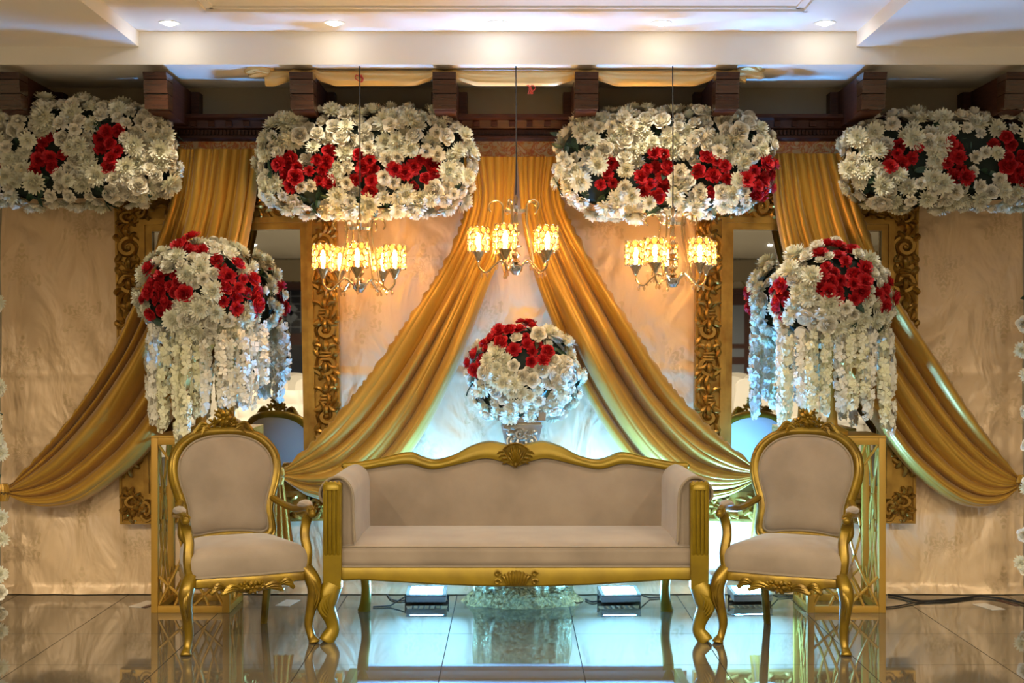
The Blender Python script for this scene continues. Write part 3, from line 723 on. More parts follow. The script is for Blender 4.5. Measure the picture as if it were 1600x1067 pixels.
def urn():
    base = P(815, 0, 7.15); base.z = .726; t = thing('square_urn', 'silver gold square planter with raised scrollwork behind the sofa crest', 'planter', base)
    h = .318
    mb = MB(); lv = [(.075, 0), (.08, .03), (.07, .05), (.105, .22), (.112, .245), (.104, .25), (.108, .262), (.126, .270), (.130, .318)]
    vs = []; fs = []
    for r, z in lv: vs += [(-r, -r, z), (r, -r, z), (r, r, z), (-r, r, z)]
    for i in range(len(lv)-1):
        for k in range(4): fs.append((i*4+k, i*4+(k+1) % 4, i*4+4+(k+1) % 4, i*4+4+k))
    fs += [(3, 2, 1, 0), tuple((len(lv)-1)*4+k for k in range(4))]
    mb.add(vs, fs); mb.build('body', 'silver_urn', t, smooth=False)
    sm = [q.copy() for q in SCR]
    for q in sm: q.materials.clear(); q.materials.append(M['silver_urn'])
    for x, z, k, r in ((-.045, .17, 0, 0), (.045, .17, 1, 0), (-.03, .10, 1, PI), (.03, .10, 0, PI), (0, .20, 0, PI/2)):
        inst('scrollwork', sm[k], t, (x, -.102+(.22-z)*.18, z), (-.16, r, 0), (.62, .8, .62))
    for x, z in ((0, .145), (-.07, .21), (.07, .21)):
        MB().ball((x, -.1+(.22-z)*.2, z), (.018, .012, .018), 8, 6).build('boss', 'silver_urn', t)
urn()
cen = P(818, 588, 7.13); t = thing('flower_bouquet', 'dome of white and red flowers in the square planter above the sofa', 'flower arrangement', Vector((cen.x, cen.y, 1.045)))
arrangement(t, cen, (.285, .165, .275), 1.95, 51, [(806, 512, 26, 12), (826, 548, 28, 26), (750, 552, 16, 32), (778, 525, 12, 14)], .045, .048, zmin=-.75, ymax=.5, nleaf=24, roses=(.3, 0), rosezone=(870, 585, 45, 24), rsize=.95, tries=2600)

# ------------------------------------------------------------------ edge garlands
def garland(px, ys, label, seed):
    rnd = random.Random(seed); Y = 7.15; b = P(px, 0, Y); b.z = 0; t = thing('flower_garland', label, 'flower garland', b, 0, 'flower garlands at the edges')
    MB().box((0, .04, .9), (.03, .05, 1.8), bev=.004).build('post', 'core', t)
    for y in ys:
        z = P(px, y, Y).z
        for k in range(2):
            me = rnd.choice(FW+RW); put('white_rose' if me in RW else 'white_chrysanthemum', me, t, Vector((rnd.uniform(-.0, .06)*(1 if px < 800 else -1), -.02, z+rnd.uniform(-.03, .03))), Vector((.4 if px < 800 else -.4, -1, 0)), .045, rnd, .4)
    for k in range(10): put('leaf', LF, t, Vector((0, -.01, rnd.uniform(.1, 1.7))), Vector((rnd.uniform(-1, 1), -1, 0)), .045, rnd, .4)
garland(-13, (478, 602, 660, 690, 715, 800, 835, 890, 925), 'garland of white flowers at the far left edge beside the drape knot', 5)
garland(1612, (506, 545, 590, 640, 690, 760, 843, 885), 'garland of white flowers at the far right edge beside the drape knot', 6)

# ------------------------------------------------------------------ chandeliers
def ring_mesh():
    mb = MB(); R = .055; rows, cols = 4, 9
    cry = MB()
    for j in range(rows):
        for k in range(cols):
            a = 2*PI*(k+.5*(j % 2))/cols; c = Vector((R*math.cos(a), R*math.sin(a), .016+.031*j)); n = Vector((math.cos(a), math.sin(a), 0)); u = Vector((-math.sin(a), math.cos(a), 0)); z = Vector((0, 0, 1))
            mb.tube([c+u*.0175*math.cos(b*PI/4)+z*.0195*math.sin(b*PI/4) for b in range(8)], .0030, 4, tuple(n), closed=True)
            pts = [c+n*.006, c-n*.006]+[c+u*.0135*math.cos(b*PI/3)+z*.0155*math.sin(b*PI/3) for b in range(6)]
            cry.add(pts, [(0, 2+b, 2+(b+1) % 6) for b in range(6)]+[(1, 2+(b+1) % 6, 2+b) for b in range(6)])
    return mb.mesh('shade', 'brass'), cry.mesh('crystal_beads', 'crystal', False)
SHADE, CRY = ring_mesh()
CUP = MB().lathe([(.006, -.055), (.012, -.05), (.016, -.035), (.034, -.008), (.036, 0), (.0, 0)], 14).mesh('cup', 'brass')
BULB = MB().lathe([(.008, .0), (.011, .03), (.014, .05), (.012, .072), (.004, .092), (0, .095)], 10).mesh('bulb', 'bulb_glow')
AR = .195
ARM = MB().tube(crom([(.03, 0, .02), (.075, 0, .055), (.115, 0, .03), (.155, 0, -.005), (.19, 0, .02), (AR, 0, .06)], 24), .0058, 7, (0, 1, 0)).mesh('arm', 'brass')
pts = crom([(.11, 0, .045), (.098, 0, .12), (.082, 0, .2), (.068, 0, .27), (.068, 0, .33)], 18)+[Vector((.105+.037*math.cos(a), 0, .335+.03*math.sin(a)*1.1)) for a in [PI-.25*k for k in range(1, 17)]]
SCRO = MB().tube(pts, .0052, 6, (0, 1, 0)).mesh('upper_scroll', 'brass')
PEN = MB().lathe([(.0, -.03), (.006, -.022), (.007, -.014), (.002, -.002), (.0, 0)], 6).mesh('pendant', 'crystal', False)
BEADS = MB()
for k in range(6): BEADS.ball((.075+.02*k, 0, .045-.016*k if k < 4 else -.02+.012*(k-4)), .0055, 6, 4)
BEADS = BEADS.mesh('bead_string', 'crystal', False)
def chandelier(px, py, Y, rot, label, ztop, tilt=0):
    base = P(px, py, Y); t = thing('chandelier', label, 'chandelier', base, 0, 'crystal shade chandeliers')
    MB().lathe([(.0, -.02), (.016, -.017), (.026, -.004), (.034, .004), (.036, .03), (.022, .036), (.01, .04)], 16).build('hub', 'chrome', t)
    MB().lathe([(.008, .04), (.024, .05), (.01, .065), (.026, .085), (.012, .10), (.008, .12), (.03, .128), (.034, .134), (.01, .14), (.02, .16), (.008, .18), (.018, .20), (.02, .21), (.008, .23), (.016, .25), (.008, .27), (.01, .30)], 14).build('column', 'brass', t)
    MB().lathe([(.012, .30), (.066, .306), (.068, .320), (.015, .325), (.012, .345), (.0, .352)], 14).build('crown', 'chrome', t)
    MB().tube([(0, 0, .34), (.002, 0, .6), (0, 0, ztop-base.z)], .0035, 6, (0, 1, 0)).build('cord', 'cable', t)
    MB().lathe([(.0, .345), (.008, .36), (.01, .385), (.0, .41)], 8).build('drop', 'crystal', t, smooth=False)
    for k in range(5):
        a = rot+2*PI*k/5; c, s = math.cos(a), math.sin(a)
        arm = inst('arm', ARM, t, (0, 0, 0), (0, 0, a))
        inst('bead_string', BEADS, arm); inst('upper_scroll', SCRO, t, (0, 0, 0), (0, 0, a))
        for q in (.10, .15, .18): inst('pendant', PEN, arm, (q, 0, .035 if q < .12 else -.005), (0, 0, 0))
        inst('cup', CUP, t, (AR*c, AR*s, .105))
        sh = inst('shade', SHADE, t, (AR*c, AR*s, .103)); inst('crystal_beads', CRY, sh)['kind'] = 'stuff'
        inst('bulb', BULB, t, (AR*c, AR*s, .106))
    return t
chandelier(562, 452, 6.86, math.radians(-15), 'brass chandelier with lit crystal shades hanging over the left of the sofa', ZS)
chandelier(806, 424, 6.86, math.radians(38), 'brass chandelier with lit crystal shades hanging in the middle', ZS)
chandelier(1051, 444, 6.86, math.radians(20), 'brass chandelier with lit crystal shades hanging over the right of the sofa', ZS)
for px, py, sc, lb in ((562, 121, 1, 'bit of red tape tied round the left chandelier cord'), (829, 137, 1.3, 'loop of red wire hanging from the gold swag near the middle cord')):
    b = P(px, py, 6.9); rnd = random.Random(px); mb = MB()
    for k in range(5):
        mb.tube(crom([Vector((rnd.uniform(-.02, .02), 0, .014)), Vector((rnd.uniform(-.03, .03), rnd.uniform(-.01, .01), -.005)), Vector((rnd.uniform(-.015, .015), 0, -.025*sc))], 8), .003, 5)
    tag(mb.build('red_tape', 'red_tape', loc=b), lb, 'tape')

# ------------------------------------------------------------------ carved ornament meshes for furniture
def shell_fan(mb, w, h, n, d=.012, up=1):
    for k in range(n):
        a = (k-(n-1)/2)/((n-1)/2)*1.05
        e = Vector((math.sin(a)*w, -d*.2, up*math.cos(a)*h)); mb.tube(crom([Vector((0, -d*.3, 0)), e*.55+Vector((0, -d, 0)), e], 8), [.003+.55*w/n*math.sin(PI*(i+.8)/10) for i in range(9)], 6, (0, 1, 0))
def rosette(mb, c, r, n=6):
    c = Vector(c)
    for k in range(n):
        a = 2*PI*k/n; d = Vector((math.cos(a), 0, math.sin(a))); mb.tube(crom([c+d*r*.15, c+d*r*.6+Vector((0, -r*.35, 0)), c+d*r], 6), [r*.1+r*.22*math.sin(PI*(i+.5)/7.5) for i in range(7)], 6, (0, 1, 0))
    mb.ball(c+Vector((0, -r*.25, 0)), r*.25, 8, 5)
def side_leaf(mb, x0, z0, sgn, L, droop):
    for k in range(3):
        p = [Vector((x0+sgn*L*.15*k, -.004, z0-.004*k)), Vector((x0+sgn*(L*.45+.1*L*k), -.012, z0+.016-.012*k)), Vector((x0+sgn*(L*.75+.12*L*k), -.006, z0-droop*.5-.012*k)), Vector((x0+sgn*(L*.7+.15*L*k), -.002, z0-droop*.9-.01*k))]
        c = crom(p, 10); mb.tube(c, [.003+.009*math.sin(PI*(i+.4)/11.5) for i in range(11)], 6, (0, 1, 0))

# ------------------------------------------------------------------ sofa
def sofa():
    Y0 = 6.55; t = thing('sofa', 'long taupe velvet sofa with carved gold wooden frame', 'sofa', (P(806, 0, 6.5).x, Y0, 0)); ox = P(806, 0, 6.5).x
    yf = 6.22-Y0; yb = 6.86-Y0; yc = 6.95-Y0
    G = 'gold_paint'
    # seat
    seat = []
    for x, y in ((-.825, yf), (.825, yf), (.825, yf+.06), (.79, yb+.06), (-.79, yb+.06), (-.825, yf+.06)): seat.append((x, y))
    def sfn(u, v):
        # v: wraps bottom front -> top front -> top back ; u across
        x = -.825+1.65*u; prof = [(yf+.012, .352), (yf, .375), (yf-.002, .43), (yf+.012, .447), (yf+.05, .455), (yf+.3, .466), (yb+.05, .46)]
        k = v*(len(prof)-1); i = min(len(prof)-2, int(k)); f = k-i; y = prof[i][0]*(1-f)+prof[i+1][0]*f; z = prof[i][1]*(1-f)+prof[i+1][1]*f
        if i >= 3: x *= 1-.02*max(0, (y-yf)/.6); z += .006*math.sin(PI*u)*math.sin(PI*min(1, max(0, (y-yf)/.6)))
        return Vector((x, y, z))
    mb = MB().grid(sfn, 60, 24)
    mb.box((0, (yf+yb)/2+.03, .36), (1.64, yb-yf, .03))
    for s in (-1, 1): mb.box((s*.815, (yf+yb)/2+.02, .40), (.02, yb-yf-.02, .09))
    se = mb.build('seat', 'velvet', t)
    MB().tube([(-.825, yf-.003, .354), (0, yf-.004, .354), (.825, yf-.003, .354)], .005, 6).build('piping', 'piping', se)
    MB().tube([(-.822, yf+.004, .445), (0, yf+.003, .446), (.822, yf+.004, .445)], .0035, 6).build('piping', 'piping', se)
    # back crest outlines (from the pixel heights at the crest's depth)
    def zc(py): return CH+(533.5-py)*6.95/F
    def xc(px): return (px-806)*6.95/F
    top = smooth_tab([(xc(x), zc(y)) for x, y in ((536, 722), (560, 721), (595, 715), (640, 706), (662, 713), (682, 717), (710, 710), (735, 697), (762, 689), (785, 692), (806, 699))])
    low = smooth_tab([(xc(x), zc(y)) for x, y in ((530, 733), (571, 730), (600, 725), (640, 721), (676, 729), (715, 722), (757, 713), (785, 718), (806, 727))])
    zt = lambda x: lerp1(top, -abs(x)); zl = lambda x: lerp1(low, -abs(x))
    def yl(z): return yb+(yc-yb)*(z-.45)/(.43)
    X = .905
    def bfn(u, v):
        x = (-X+.02)+2*(X-.02)*u; zt_ = zl(x); z = .42+(zt_-.42)*v
        bulge = .032*math.sin(PI*min(1, max(0, .08+.92*v)))**.6*(min(1, (1-abs(2*u-1))*14))**.5
        return Vector((x, yl(z)-.01-bulge, z))
    mb = MB().grid(bfn, 90, 20)
    bk = mb.build('backrest', 'velvet', t)
    n = 90
    cr = [(-X+2*X*i/n) for i in range(n+1)]
    MB().tube([(x*.98, yl(zl(x))-.014, zl(x)-.004) for x in cr], .005, 6, (0, 1, 0)).build('piping', 'piping', bk)
    mb = MB()
    def cfn(u, v):
        x = -X+2*X*u; a, b = zl(x)-.006, zt(x)
        q = [(a, -.03), (a+(b-a)*.3, -.036), (b-.008, -.030), (b, -.016), (b, .022), (a, .03)]
        k = v*5; i = min(4, int(k)); f = k-i; z = q[i][0]*(1-f)+q[i+1][0]*f; y = q[i][1]*(1-f)+q[i+1][1]*f
        return Vector((x, yl(z)+y, z))
    mb.grid(cfn, n, 10)
    for s in (-1, 1): mb.ball((s*X, yl(zt(X))-.002, (zl(X)+zt(X))/2), (.016, .032, .014), 8, 6)
    crest = mb.build('crest_rail', G, t)
    mb = MB(); cz = zl(0)+.006
    shell_fan(mb, .062, .125, 9, .02); mb.ball((0, -.012, .012), (.02, .014, .016), 8, 6)
    mb.prism([(-.078, .108), (-.04, .132), (0, .138), (.04, .132), (.078, .108), (.0, -.006)], lambda a, b, d: (a, d, b), .0, .02)
    for s in (-1, 1):
        mb.tube([(s*.082, -.008, .108), (s*.045, -.008, .05), (0, -.008, -.006)], .007, 6, (0, 1, 0))
        for k in range(4): mb.tube([(s*(.084-.014*k), -.004, .092-.022*k), (s*(.108-.012*k), -.006, .09-.022*k), (s*(.125-.012*k), .004, .072-.02*k)], [.006, .007, .003], 6, (0, 1, 0))
    mb.tube([(-.082, -.008, .108), (-.04, -.010, .134), (0, -.010, .14), (.04, -.010, .134), (.082, -.008, .108)], .006, 6, (0, 1, 0))
    cc = mb.build('crest_carving', 'gold_chair', t, loc=(0, yl(cz)-.036, cz-.004)); cc.scale = (.78, 1, .86)
    MB().grid(lambda u, v: Vector((-X+.01+2*(X-.01)*u, yl(.3+(zt(-X+2*X*u)-.02-.3)*v)+.032, .3+(zt(-X+2*X*u)-.02-.3)*v)), 60, 4).build('back_cover', 'velvet_back', t)
    # arms
    for s in (-1, 1):
        # arm: rolled section in xz, swept along y
        sec = [(.765, .40), (.772, .55), (.775, .66), (.782, .715), (.81, .758), (.85, .775), (.895, .762), (.928, .722), (.932, .68), (.91, .655), (.885, .66), (.875, .60), (.875, .40)]
        sec = [(p.x, p.y) for p in crom([Vector((a, b, 0)) for a, b in sec], 48)]
        mb = MB()
        def afn(a, b, d, s=s):
            k = (d-yf)/(yb-yf); return Vector((s*(a-(.012*k)), d, b))
        nS = len(sec); ys = [yf+.035, yf+.024, yf+.03, yf+.04, yf+.2, yf+.45, yb+.05]
        sc = [.93, .97, .99, 1, 1, 1, 1]
        vs = []; fs = []
        ca, cb = .845, .60
        for y, q in zip(ys, sc):
            for a, b in sec: vs.append(afn(ca+(a-ca)*q, cb+(b-cb)*q, y))
        for j in range(len(ys)-1):
            for i in range(nS-1): fs.append((j*nS+i, j*nS+i+1, j*nS+nS+i+1, j*nS+nS+i))
        fs.append(tuple(range(nS))); mb.add(vs, fs)
        ar = mb.build('arm', 'velvet', t)
        MB().tube([afn(a, b, yf+.020) for a, b in sec[2:40]], .0075, 6, (0, 1, 0)).build('piping', 'piping', ar)
        # post: fluted, then block
        x0 = s*.868
        po = MB().box((x0, yf-.002, .50), (.088, .055, .50), bev=.006)
        po.tube([(x0, yf-.02, .745), (x0, yf-.03, .735), (x0, yf-.03, .72)], (.02, .044), 8, (0, 1, 0))
        po = po.build('arm_post', G, t)
        for k in range(4): MB().tube([(x0-.03+.02*k, yf-.012, .752), (x0-.03+.02*k, yf-.034, .744), (x0-.03+.02*k, yf-.036, .60), (x0-.029+.0195*k, yf-.034, .43), (x0-.029+.0195*k, yf-.024, .415)], .0092, 6, (0, 1, 0)).build('flute', G, po)
        # front cabriole leg
        c = crom([(x0, yf, .27), (x0+s*.022, yf-.012, .215), (x0+s*.030, yf-.016, .165), (x0+s*.006, yf-.004, .10), (x0-s*.002, yf-.006, .055), (x0+s*.018, yf-.014, .022), (x0+s*.03, yf-.02, 0)], 26)
        rr = [(a, b) for a, b in ((.046, .032),)]
        rad = [.046, .048, .05, .051, .052, .052, .051, .049, .046, .043, .040, .037, .035, .033, .032, .031, .031, .031, .032, .033, .034, .035, .036, .037, .037, .036, .034]
        lg = MB().tube(c, [(r*.8, r) for r in rad], 12, (0, 1, 0)).build('front_leg', G, t)
        mb = MB()
        for k in range(4): mb.tube(crom([(x0+s*(.0+.012*k), yf-.048, .235-.004*k), (x0+s*(.022+.010*k), yf-.062, .205-.014*k), (x0+s*(.012+.004*k), yf-.052, .16-.012*k)], 8), [.004, .006, .008, .009, .009, .008, .007, .005, .003], 6, (0, 1, 0))
        mb.build('leg_carving', G, lg)
        c = crom([(s*.80, yb+.02, .35), (s*.80, yb+.03, .25), (s*.785, yb+.03, .14), (s*.79, yb+.045, .05), (s*.80, yb+.06, 0)], 18)
        MB().tube(c, [(.028, .036-.010*math.sin(PI*i/18)) for i in range(19)], 10, (0, 1, 0)).build('rear_leg', G, t)
        MB().box((s*.845, (yf+yb)/2, .32), (.04, yb-yf-.04, .075), bev=.004).build('side_rail', G, t)
    # front rail with curved lower edge
    def zb(x): return lerp1([(0, .258), (.12, .258), (.35, .266), (.55, .278), (.75, .290), (.83, .285)], abs(x))
    mb = MB(); vs = []; fs = []; N = 60
    for i in range(N+1):
        x = -.828+1.656*i/N
        for y, z in ((yf+.002, .352), (yf-.006, .34), (yf-.006, zb(x)+.008), (yf+.002, zb(x)), (yf+.035, zb(x)), (yf+.035, .352)): vs.append((x, y, z))
    for i in range(N):
        for k in range(6): fs.append((i*6+k, i*6+(k+1) % 6, i*6+6+(k+1) % 6, i*6+6+k))
    mb.add(vs, fs); mb.build('front_rail', G, t)
    mb = MB()
    for k in range(-4, 5):
        x = k*.0155; mb.tube(crom([(x*1.1, -.004, .075-.002*k*k), (x*.95, -.015, .045), (x*.7, -.008, .006)], 8), [.005, .008, .009, .0085, .008, .0075, .007, .006, .004], 6, (0, 1, 0))
    for s in (-1, 1):
        for z in (.02, .06):
            mb.tube([Vector((s*.088, -.006, z))+Vector((math.cos(a)*.016*(1-a/9), 0, math.sin(a)*.016*(1-a/9))) for a in [.5*k for k in range(14)]], .006, 6, (0, 1, 0))
    mb.build('rail_carving', 'gold_chair', t, loc=(0, yf-.008, .262))
    MB().box((0, yb+.035, .33), (1.62, .03, .10)).build('rear_panel', 'velvet_back', t, smooth=False)
sofa()

# ------------------------------------------------------------------ armchairs
def armchair(loc, rz, label):
    t = thing('armchair', label, 'armchair', loc, rz, 'carved gold armchairs'); G = 'gold_chair'
    # seat outline
    out = [(p.x, p.y) for p in crom([Vector(q) for q in ((-.275, -.245, 0), (-.14, -.268, 0), (0, -.278, 0), (.14, -.268, 0), (.275, -.245, 0), (.272, -.10, 0), (.25, .08, 0), (.225, .20, 0), (.10, .225, 0), (-.10, .225, 0), (-.225, .20, 0), (-.25, .08, 0), (-.272, -.10, 0))], 64, True)]
    lv = [(.98, .336), (1.0, .345), (1.01, .38), (1.0, .415), (.965, .438), (.88, .458), (.7, .474), (.45, .482), (.2, .485), (.05, .486)]
    se = MB().dome(out, lambda a, b, h: Vector((a, b, h)), lv).build('seat', 'velvet', t)
    MB().tube([(a*1.005, b*1.005, .345) for a, b in out], .006, 6, closed=True).build('piping', 'piping', se)
    # seat rail with shaped lower edge
    N = 64; vs = []; fs = []
    for i, (a, b) in enumerate(out):
        fr = max(0, (-b-.2)/.07); zb = .285-.022*fr*math.exp(-(a/.10)**2)-.0+.012*fr*(abs(a) > .18)
        for sc, z in ((1.0, .338), (1.02, .325), (1.02, zb+.006), (.99, zb), (.90, zb), (.90, .338)): vs.append((a*sc, b*sc, z))
    for i in range(N):
        j = (i+1) % N
        for k in range(6): fs.append((i*6+k, i*6+(k+1) % 6, j*6+(k+1) % 6, j*6+k))
    mb = MB(); mb.add(vs, fs); mb.build('seat_rail', G, t)
    mb = MB(); rosette(mb, (0, 0, 0), .032, 6); rosette(mb, (-.042, .002, .008), .022, 5); rosette(mb, (.042, .002, .008), .022, 5)
    for s in (-1, 1): side_leaf(mb, s*.05, .0, s, .09, -.01); side_leaf(mb, s*.13, .012, s, .06, .0)
    mb.build('apron_carving', G, t, loc=(0, -.292, .29))
    # legs and arm posts
    for s in (-1, 1):
        c = crom([(s*.268, -.236, .35), (s*.292, -.262, .30), (s*.300, -.268, .25), (s*.290, -.258, .17), (s*.280, -.244, .09), (s*.288, -.256, .035), (s*.296, -.268, .012), (s*.298, -.272, 0)], 28)
        rad = [.030, .032, .034, .035, .036, .036, .035, .034, .032, .030, .028, .027, .025, .024, .023, .022, .021, .020, .019, .019, .019, .020, .021, .023, .025, .026, .027, .026, .022]
        lg = MB().tube(c, rad, 10, (0, 1, 0)).build('front_leg', G, t)
        mb = MB()
        for k in range(3): mb.tube(crom([(s*(.280+.010*k), -.285, .31-.01*k), (s*(.296+.008*k), -.304, .265-.02*k), (s*(.292+.002*k), -.290, .20-.02*k)], 8), [.003, .006, .008, .008, .007, .006, .005, .004, .002], 6, (0, 1, 0))
        mb.build('knee_carving', G, lg)
        c = crom([(s*.20, .20, .36), (s*.20, .205, .25), (s*.195, .225, .12), (s*.195, .262, 0)], 14)
        MB().tube(c, [.024, .024, .024, .023, .023, .022, .022, .021, .021, .020, .020, .019, .019, .018, .018], 8, (0, 1, 0)).build('rear_leg', G, t)
        c = crom([(s*.268, -.236, .33), (s*.280, -.225, .42), (s*.272, -.205, .50), (s*.282, -.195, .56), (s*.292, -.212, .60), (s*.294, -.235, .618)], 20)
        MB().tube(c, [(.020+.005*math.cos(i/20*5), .024) for i in range(21)], 8, (0, 1, 0)).build('arm_post', G, t)
        c = crom([(s*.296, -.245, .612), (s*.298, -.20, .626), (s*.300, -.10, .618), (s*.285, .04, .60), (s*.255, .16, .615), (s*.228, .225, .635)], 24)
        ar = MB().tube(c, [(.020, .018)]*3+[(.017, .019)]*22, 8, (0, 0, 1)).build('armrest', G, t)
        MB().ball((s*.296, -.248, .606), (.02, .024, .02), 10, 6).build('arm_scroll', G, ar)
        pc = crom([(s*.297, -.205, .640), (s*.300, -.12, .640), (s*.294, -.03, .622)], 12)
        MB().tube(pc, [(.004+.016*math.sin(PI*(i+.7)/13.4), .006+.022*math.sin(PI*(i+.7)/13.4)) for i in range(13)], 10, (0, 0, 1)).build('arm_pad', 'velvet', ar)
    # back
    half = [(0, .985), (.10, .978), (.19, .945), (.252, .88), (.272, .80), (.262, .72), (.236, .64), (.222, .57), (.230, .50), (.228, .455), (.19, .437), (.10, .447), (0, .452)]
    full = half+[(-a, b) for a, b in half[-2:0:-1]]
    ol = [(p.x, p.y) for p in crom([Vector((a, b, 0)) for a, b in full], 84, True)]
    def bp(a, z, h): return Vector((a, .215+(z-.44)*.20-.035*(1-(a/.28)**2)*0+(.05*(a/.28)**2)*-.5-h, z))
    lo = MB().tube([bp(a*.945, .71+(b-.71)*.945, 0) for a, b in ol], (.024, .027), 10, (0, 1, 0), closed=True).build('back_frame', G, t)
    MB().tube([bp(a*.985, .71+(b-.71)*.985, .014) for a, b in ol], .009, 6, (0, 1, 0), closed=True).build('outer_bead', G, lo)
    inn = [(a*.85, .71+(b-.71)*.865) for a, b in ol]
    bk = MB().dome(inn, bp, [(1.02, -.012), (1.0, .014), (.97, .026), (.90, .036), (.75, .046), (.5, .053), (.25, .056), (.05, .057)]).build('backrest', 'velvet', t)
    MB().tube([bp(a*1.005, .71+(b-.71)*1.005, .018) for a, b in inn], .0065, 6, (0, 1, 0), closed=True).build('piping', 'piping', bk)
    MB().dome(inn, lambda a, z, h: bp(a, z, 0)+Vector((0, h, 0)), [(1.03, .0), (1.02, .022), (.9, .03), (.5, .034), (.05, .035)]).build('rear_upholstery', 'velvet_back', t)
    mb = MB(); rosette(mb, (0, 0, .052), .040, 7); rosette(mb, (-.05, .004, .03), .026, 5); rosette(mb, (.05, .004, .03), .026, 5); rosette(mb, (0, .004, .012), .024, 5)
    rosette(mb, (-.028, .004, .078), .02, 5); rosette(mb, (.028, .004, .078), .02, 5)
    for s in (-1, 1): side_leaf(mb, s*.065, .012, s, .09, .03); side_leaf(mb, s*.06, -.006, s, .06, .02)
    mb.build('crest_carving', G, t, loc=bp(0, .985, .012))
    for s in (-1, 1): MB().tube([(s*.20, .205, .34), (s*.205, .214, .42), bp(s*.20, .49, 0)], .022, 8, (0, 1, 0)).build('back_post', G, t)
armchair((-1.317, 6.30, 0), math.radians(25), 'taupe velvet armchair with carved gold frame at the left of the sofa')
armchair((1.354, 6.30, 0), math.radians(-25), 'taupe velvet armchair with carved gold frame at the right of the sofa')

# ------------------------------------------------------------------ floodlights and cables
def flood(px, Y, label, rz=0):
    t = thing('floodlight', label, 'floodlight', (P(px, 0, Y).x, Y, 0), rz, 'floodlights on the floor'); T = Matrix.Translation((0, 0, -.016)) @ Matrix.Rotation(.17 if abs(rz) < 1 else -.17, 4, 'X')
    MB().box((0, 0, .062), (.215, .15, .030), bev=.006).build('housing', 'grey_metal', t).matrix_local = Matrix.Translation((0, 0, .062)) @ T @ Matrix.Translation((0, 0, -.062))
    MB().box((0, 0, .0805), (.17, .11, .003)).build('led_panel', 'flood_glow', t, smooth=False).matrix_local = Matrix.Translation((0, 0, .062)) @ T @ Matrix.Translation((0, 0, -.062))
    fr = MB()
    for s in (-1, 1): fr.box((s*.098, 0, .083), (.02, .15, .008)); fr.box((0, s*.066, .083), (.215, .018, .008))
    fr.build('bezel', 'grey_metal', t, smooth=False).matrix_local = Matrix.Translation((0, 0, .062)) @ T @ Matrix.Translation((0, 0, -.062))
    for k in range(6): MB().box((-.075+.03*k, 0, .022), (.006, .10, .014)).build('cooling_fin', 'grey_metal', t, smooth=False)
    mb = MB().tube([(-.112, 0, .045), (-.116, 0, .006), (0, 0, .004), (.116, 0, .006), (.112, 0, .045)], (.003, .010), 6, (0, 1, 0)); mb.build('bracket', 'black', t)
    mb = MB().tube([(.1, .03, .05), (.14, .05, .03), (.19, .1, .006), (.28, .12, .005)], .004, 6); mb.build('lead', 'cable', t)
flood(667, 7.12, 'lit white blue floodlight on the floor left of the draped pedestal', PI)
flood(967, 7.12, 'lit white blue floodlight on the floor right of the draped pedestal', .1)
flood(1171, 7.14, 'lit white blue floodlight on the floor behind the right armchair', .1)
def cable(pts, label, r=.006):
    b = P(pts[0][0], 0, F*CH/(pts[0][1]-533.5)); c = []
    for x, y in pts:
        Y = min(7.36, F*CH/(y-533.5)); v = P(x, y, Y); v.z = r+.001; c.append(v)
    b = Vector((c[0].x, c[0].y, 0)); tag(MB().tube([v-b for v in crom(c, 60)], r, 6).build('power_cable', 'cable', loc=b), label, 'cable')
cable([(1388, 931), (1405, 934), (1440, 941), (1490, 938), (1530, 934), (1570, 938), (1605, 946)], 'black power cable lying along the cloth hem at right')
cable([(1380, 950), (1398, 949), (1440, 942), (1480, 941), (1520, 936)], 'thin black cable crossing in front of the hem cable at right', .004)
cable([(605, 930), (612, 938), (626, 940), (640, 938)], 'short black cable left of the left floodlight', .004)
cable([(915, 938), (925, 942), (938, 940)], 'short white grey cable end between pedestal and floodlight', .005)

# ------------------------------------------------------------------ the hall behind the camera (seen in the mirrors)
wd = struct(MB().box((-4.5, -10.87, 1.55), (1.5, .06, 2.05)).build('window_1', 'trim_dark', smooth=False))
for z, h in ((2.0, .85), (.98, .75)): MB().box((-4.5, -10.835, z), (1.28, .02, h)).build('pane', 'window_dark', wd, smooth=False)
lat = MB()
for k in range(5):
    lat.box((-4.9+.2*k, -10.82, 2.0), (.012, .008, .8)); lat.box((-4.5, -10.82, 1.7+.15*k), (1.2, .008, .012))
for k in range(4): lat.box((-4.5+.2*(k % 2), -10.82, 1.9+.15*(k//2)), (.2, .008, .2), Matrix.Rotation(PI/4, 3, 'Y'))
lat.build('lattice', 'lattice', wd, smooth=False)
dr = struct(MB().box((4.02, -10.87, 1.18), (1.25, .06, 2.36)).build('door_1', 'trim_dark', smooth=False))
for z, h in ((1.75, .75), (1.2, .16), (.55, .85)): MB().box((4.06, -10.835, z), (.9, .02, h)).build('pane', 'lattice', dr, smooth=False)
MB().box((4.02, -10.84, 2.40), (1.4, .1, .1)).build('lintel', 'trim_dark', dr, smooth=False)
struct(MB().box((0, -10.85, 2.80), (12.3, .1, .42)).build('trim_3', 'paint_wall', smooth=False))
struct(MB().box((5.55, -10.86, .62), (1.2, .08, .30)).build('trim_4', 'trim_dark', smooth=False))
struct(MB().box((5.45, -10.86, 1.2), (.25, .08, 2.3)).build('trim_5', 'trim_dark', smooth=False))
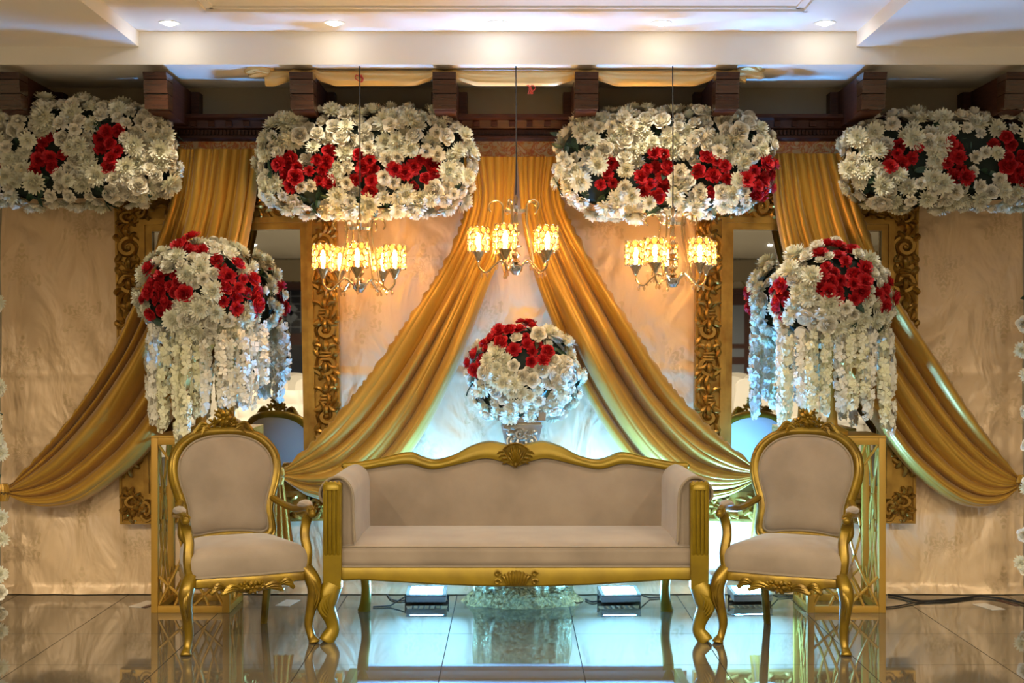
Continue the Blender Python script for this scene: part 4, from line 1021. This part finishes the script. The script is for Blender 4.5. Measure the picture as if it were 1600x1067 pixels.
def banquet():
    t = thing('banquet_chair', '', 'chair')
    out = [(-.22, 0), (.22, 0), (.225, .35), (.20, .46), (.10, .50), (-.10, .50), (-.20, .46), (-.225, .35)]
    ol = [(p.x, p.y+.45) for p in crom([Vector((a, b, 0)) for a, b in out], 32, True)]
    MB().dome(ol, lambda a, z, h: Vector((a, -.2-h, z)), [(.97, 0), (1, .01), (1, .05), (.97, .06), (.5, .062), (.05, .062)]).build('backrest_cover', 'white_cover', t)
    MB().box((0, 0, .44), (.46, .46, .08), bev=.02).build('seat_cover', 'white_cover', t)
    def sk(u, v):
        a = 2*PI*u; r = (abs(math.cos(a))**4+abs(math.sin(a))**4)**(-.25)*.225; r *= 1+.05*(1-v)+.02*math.sin(18*a)*(1-v)
        return Vector((r*math.cos(a), r*math.sin(a), .42*v))
    MB().grid(sk, 48, 4, True).build('skirt', 'white_cover', t)
    return t
bc = banquet(); first = True
for sx, lb in ((-1, 'left'), (1, 'right')):
    for r, y in enumerate((-1.7, -2.7, -3.7, -4.7)):
        for k in range(4):
            o = bc if first else copy_tree(bc); first = False
            x = sx*(2.5+.55*k+.22*r+(.15 if r % 2 else 0)); o.location = (x, y, 0); o.rotation_euler = (0, 0, PI*0+.05*((k*7+r*3) % 5-2))
            o['label'] = 'white covered banquet chair reflected in the %s mirror, %s row, %s from the aisle' % (lb, ('front', 'second', 'third', 'back')[r], ('first', 'second', 'third', 'fourth')[k]); o['group'] = 'covered chairs reflected in the %s mirror' % lb
def settee():
    t = thing('tufted_settee', 'white button tufted settee reflected in the left mirror', 'sofa', (-2.55, -.75, 0), PI)
    MB().box((0, 0, .3), (1.6, .7, .3), bev=.03).build('seat', 'white_cover', t)
    def fn(u, v):
        x = -.8+1.6*u; z = .35+.48*v; return Vector((x, .28-.025*abs(math.sin(PI*8*u)*math.sin(PI*3*v)), z))
    MB().grid(fn, 96, 30).build('backrest', 'white_cover', t)
    MB().box((0, .33, .58), (1.62, .08, .5), bev=.02).build('back_frame', 'white_cover', t)
    for s in (-1, 1):
        MB().box((s*.8, 0, .4), (.14, .72, .5), bev=.04).build('arm', 'white_cover', t)
        for y in (-.28, .28): MB().box((s*.72, y, .08), (.05, .05, .16)).build('leg', 'black', t, smooth=False)
settee()
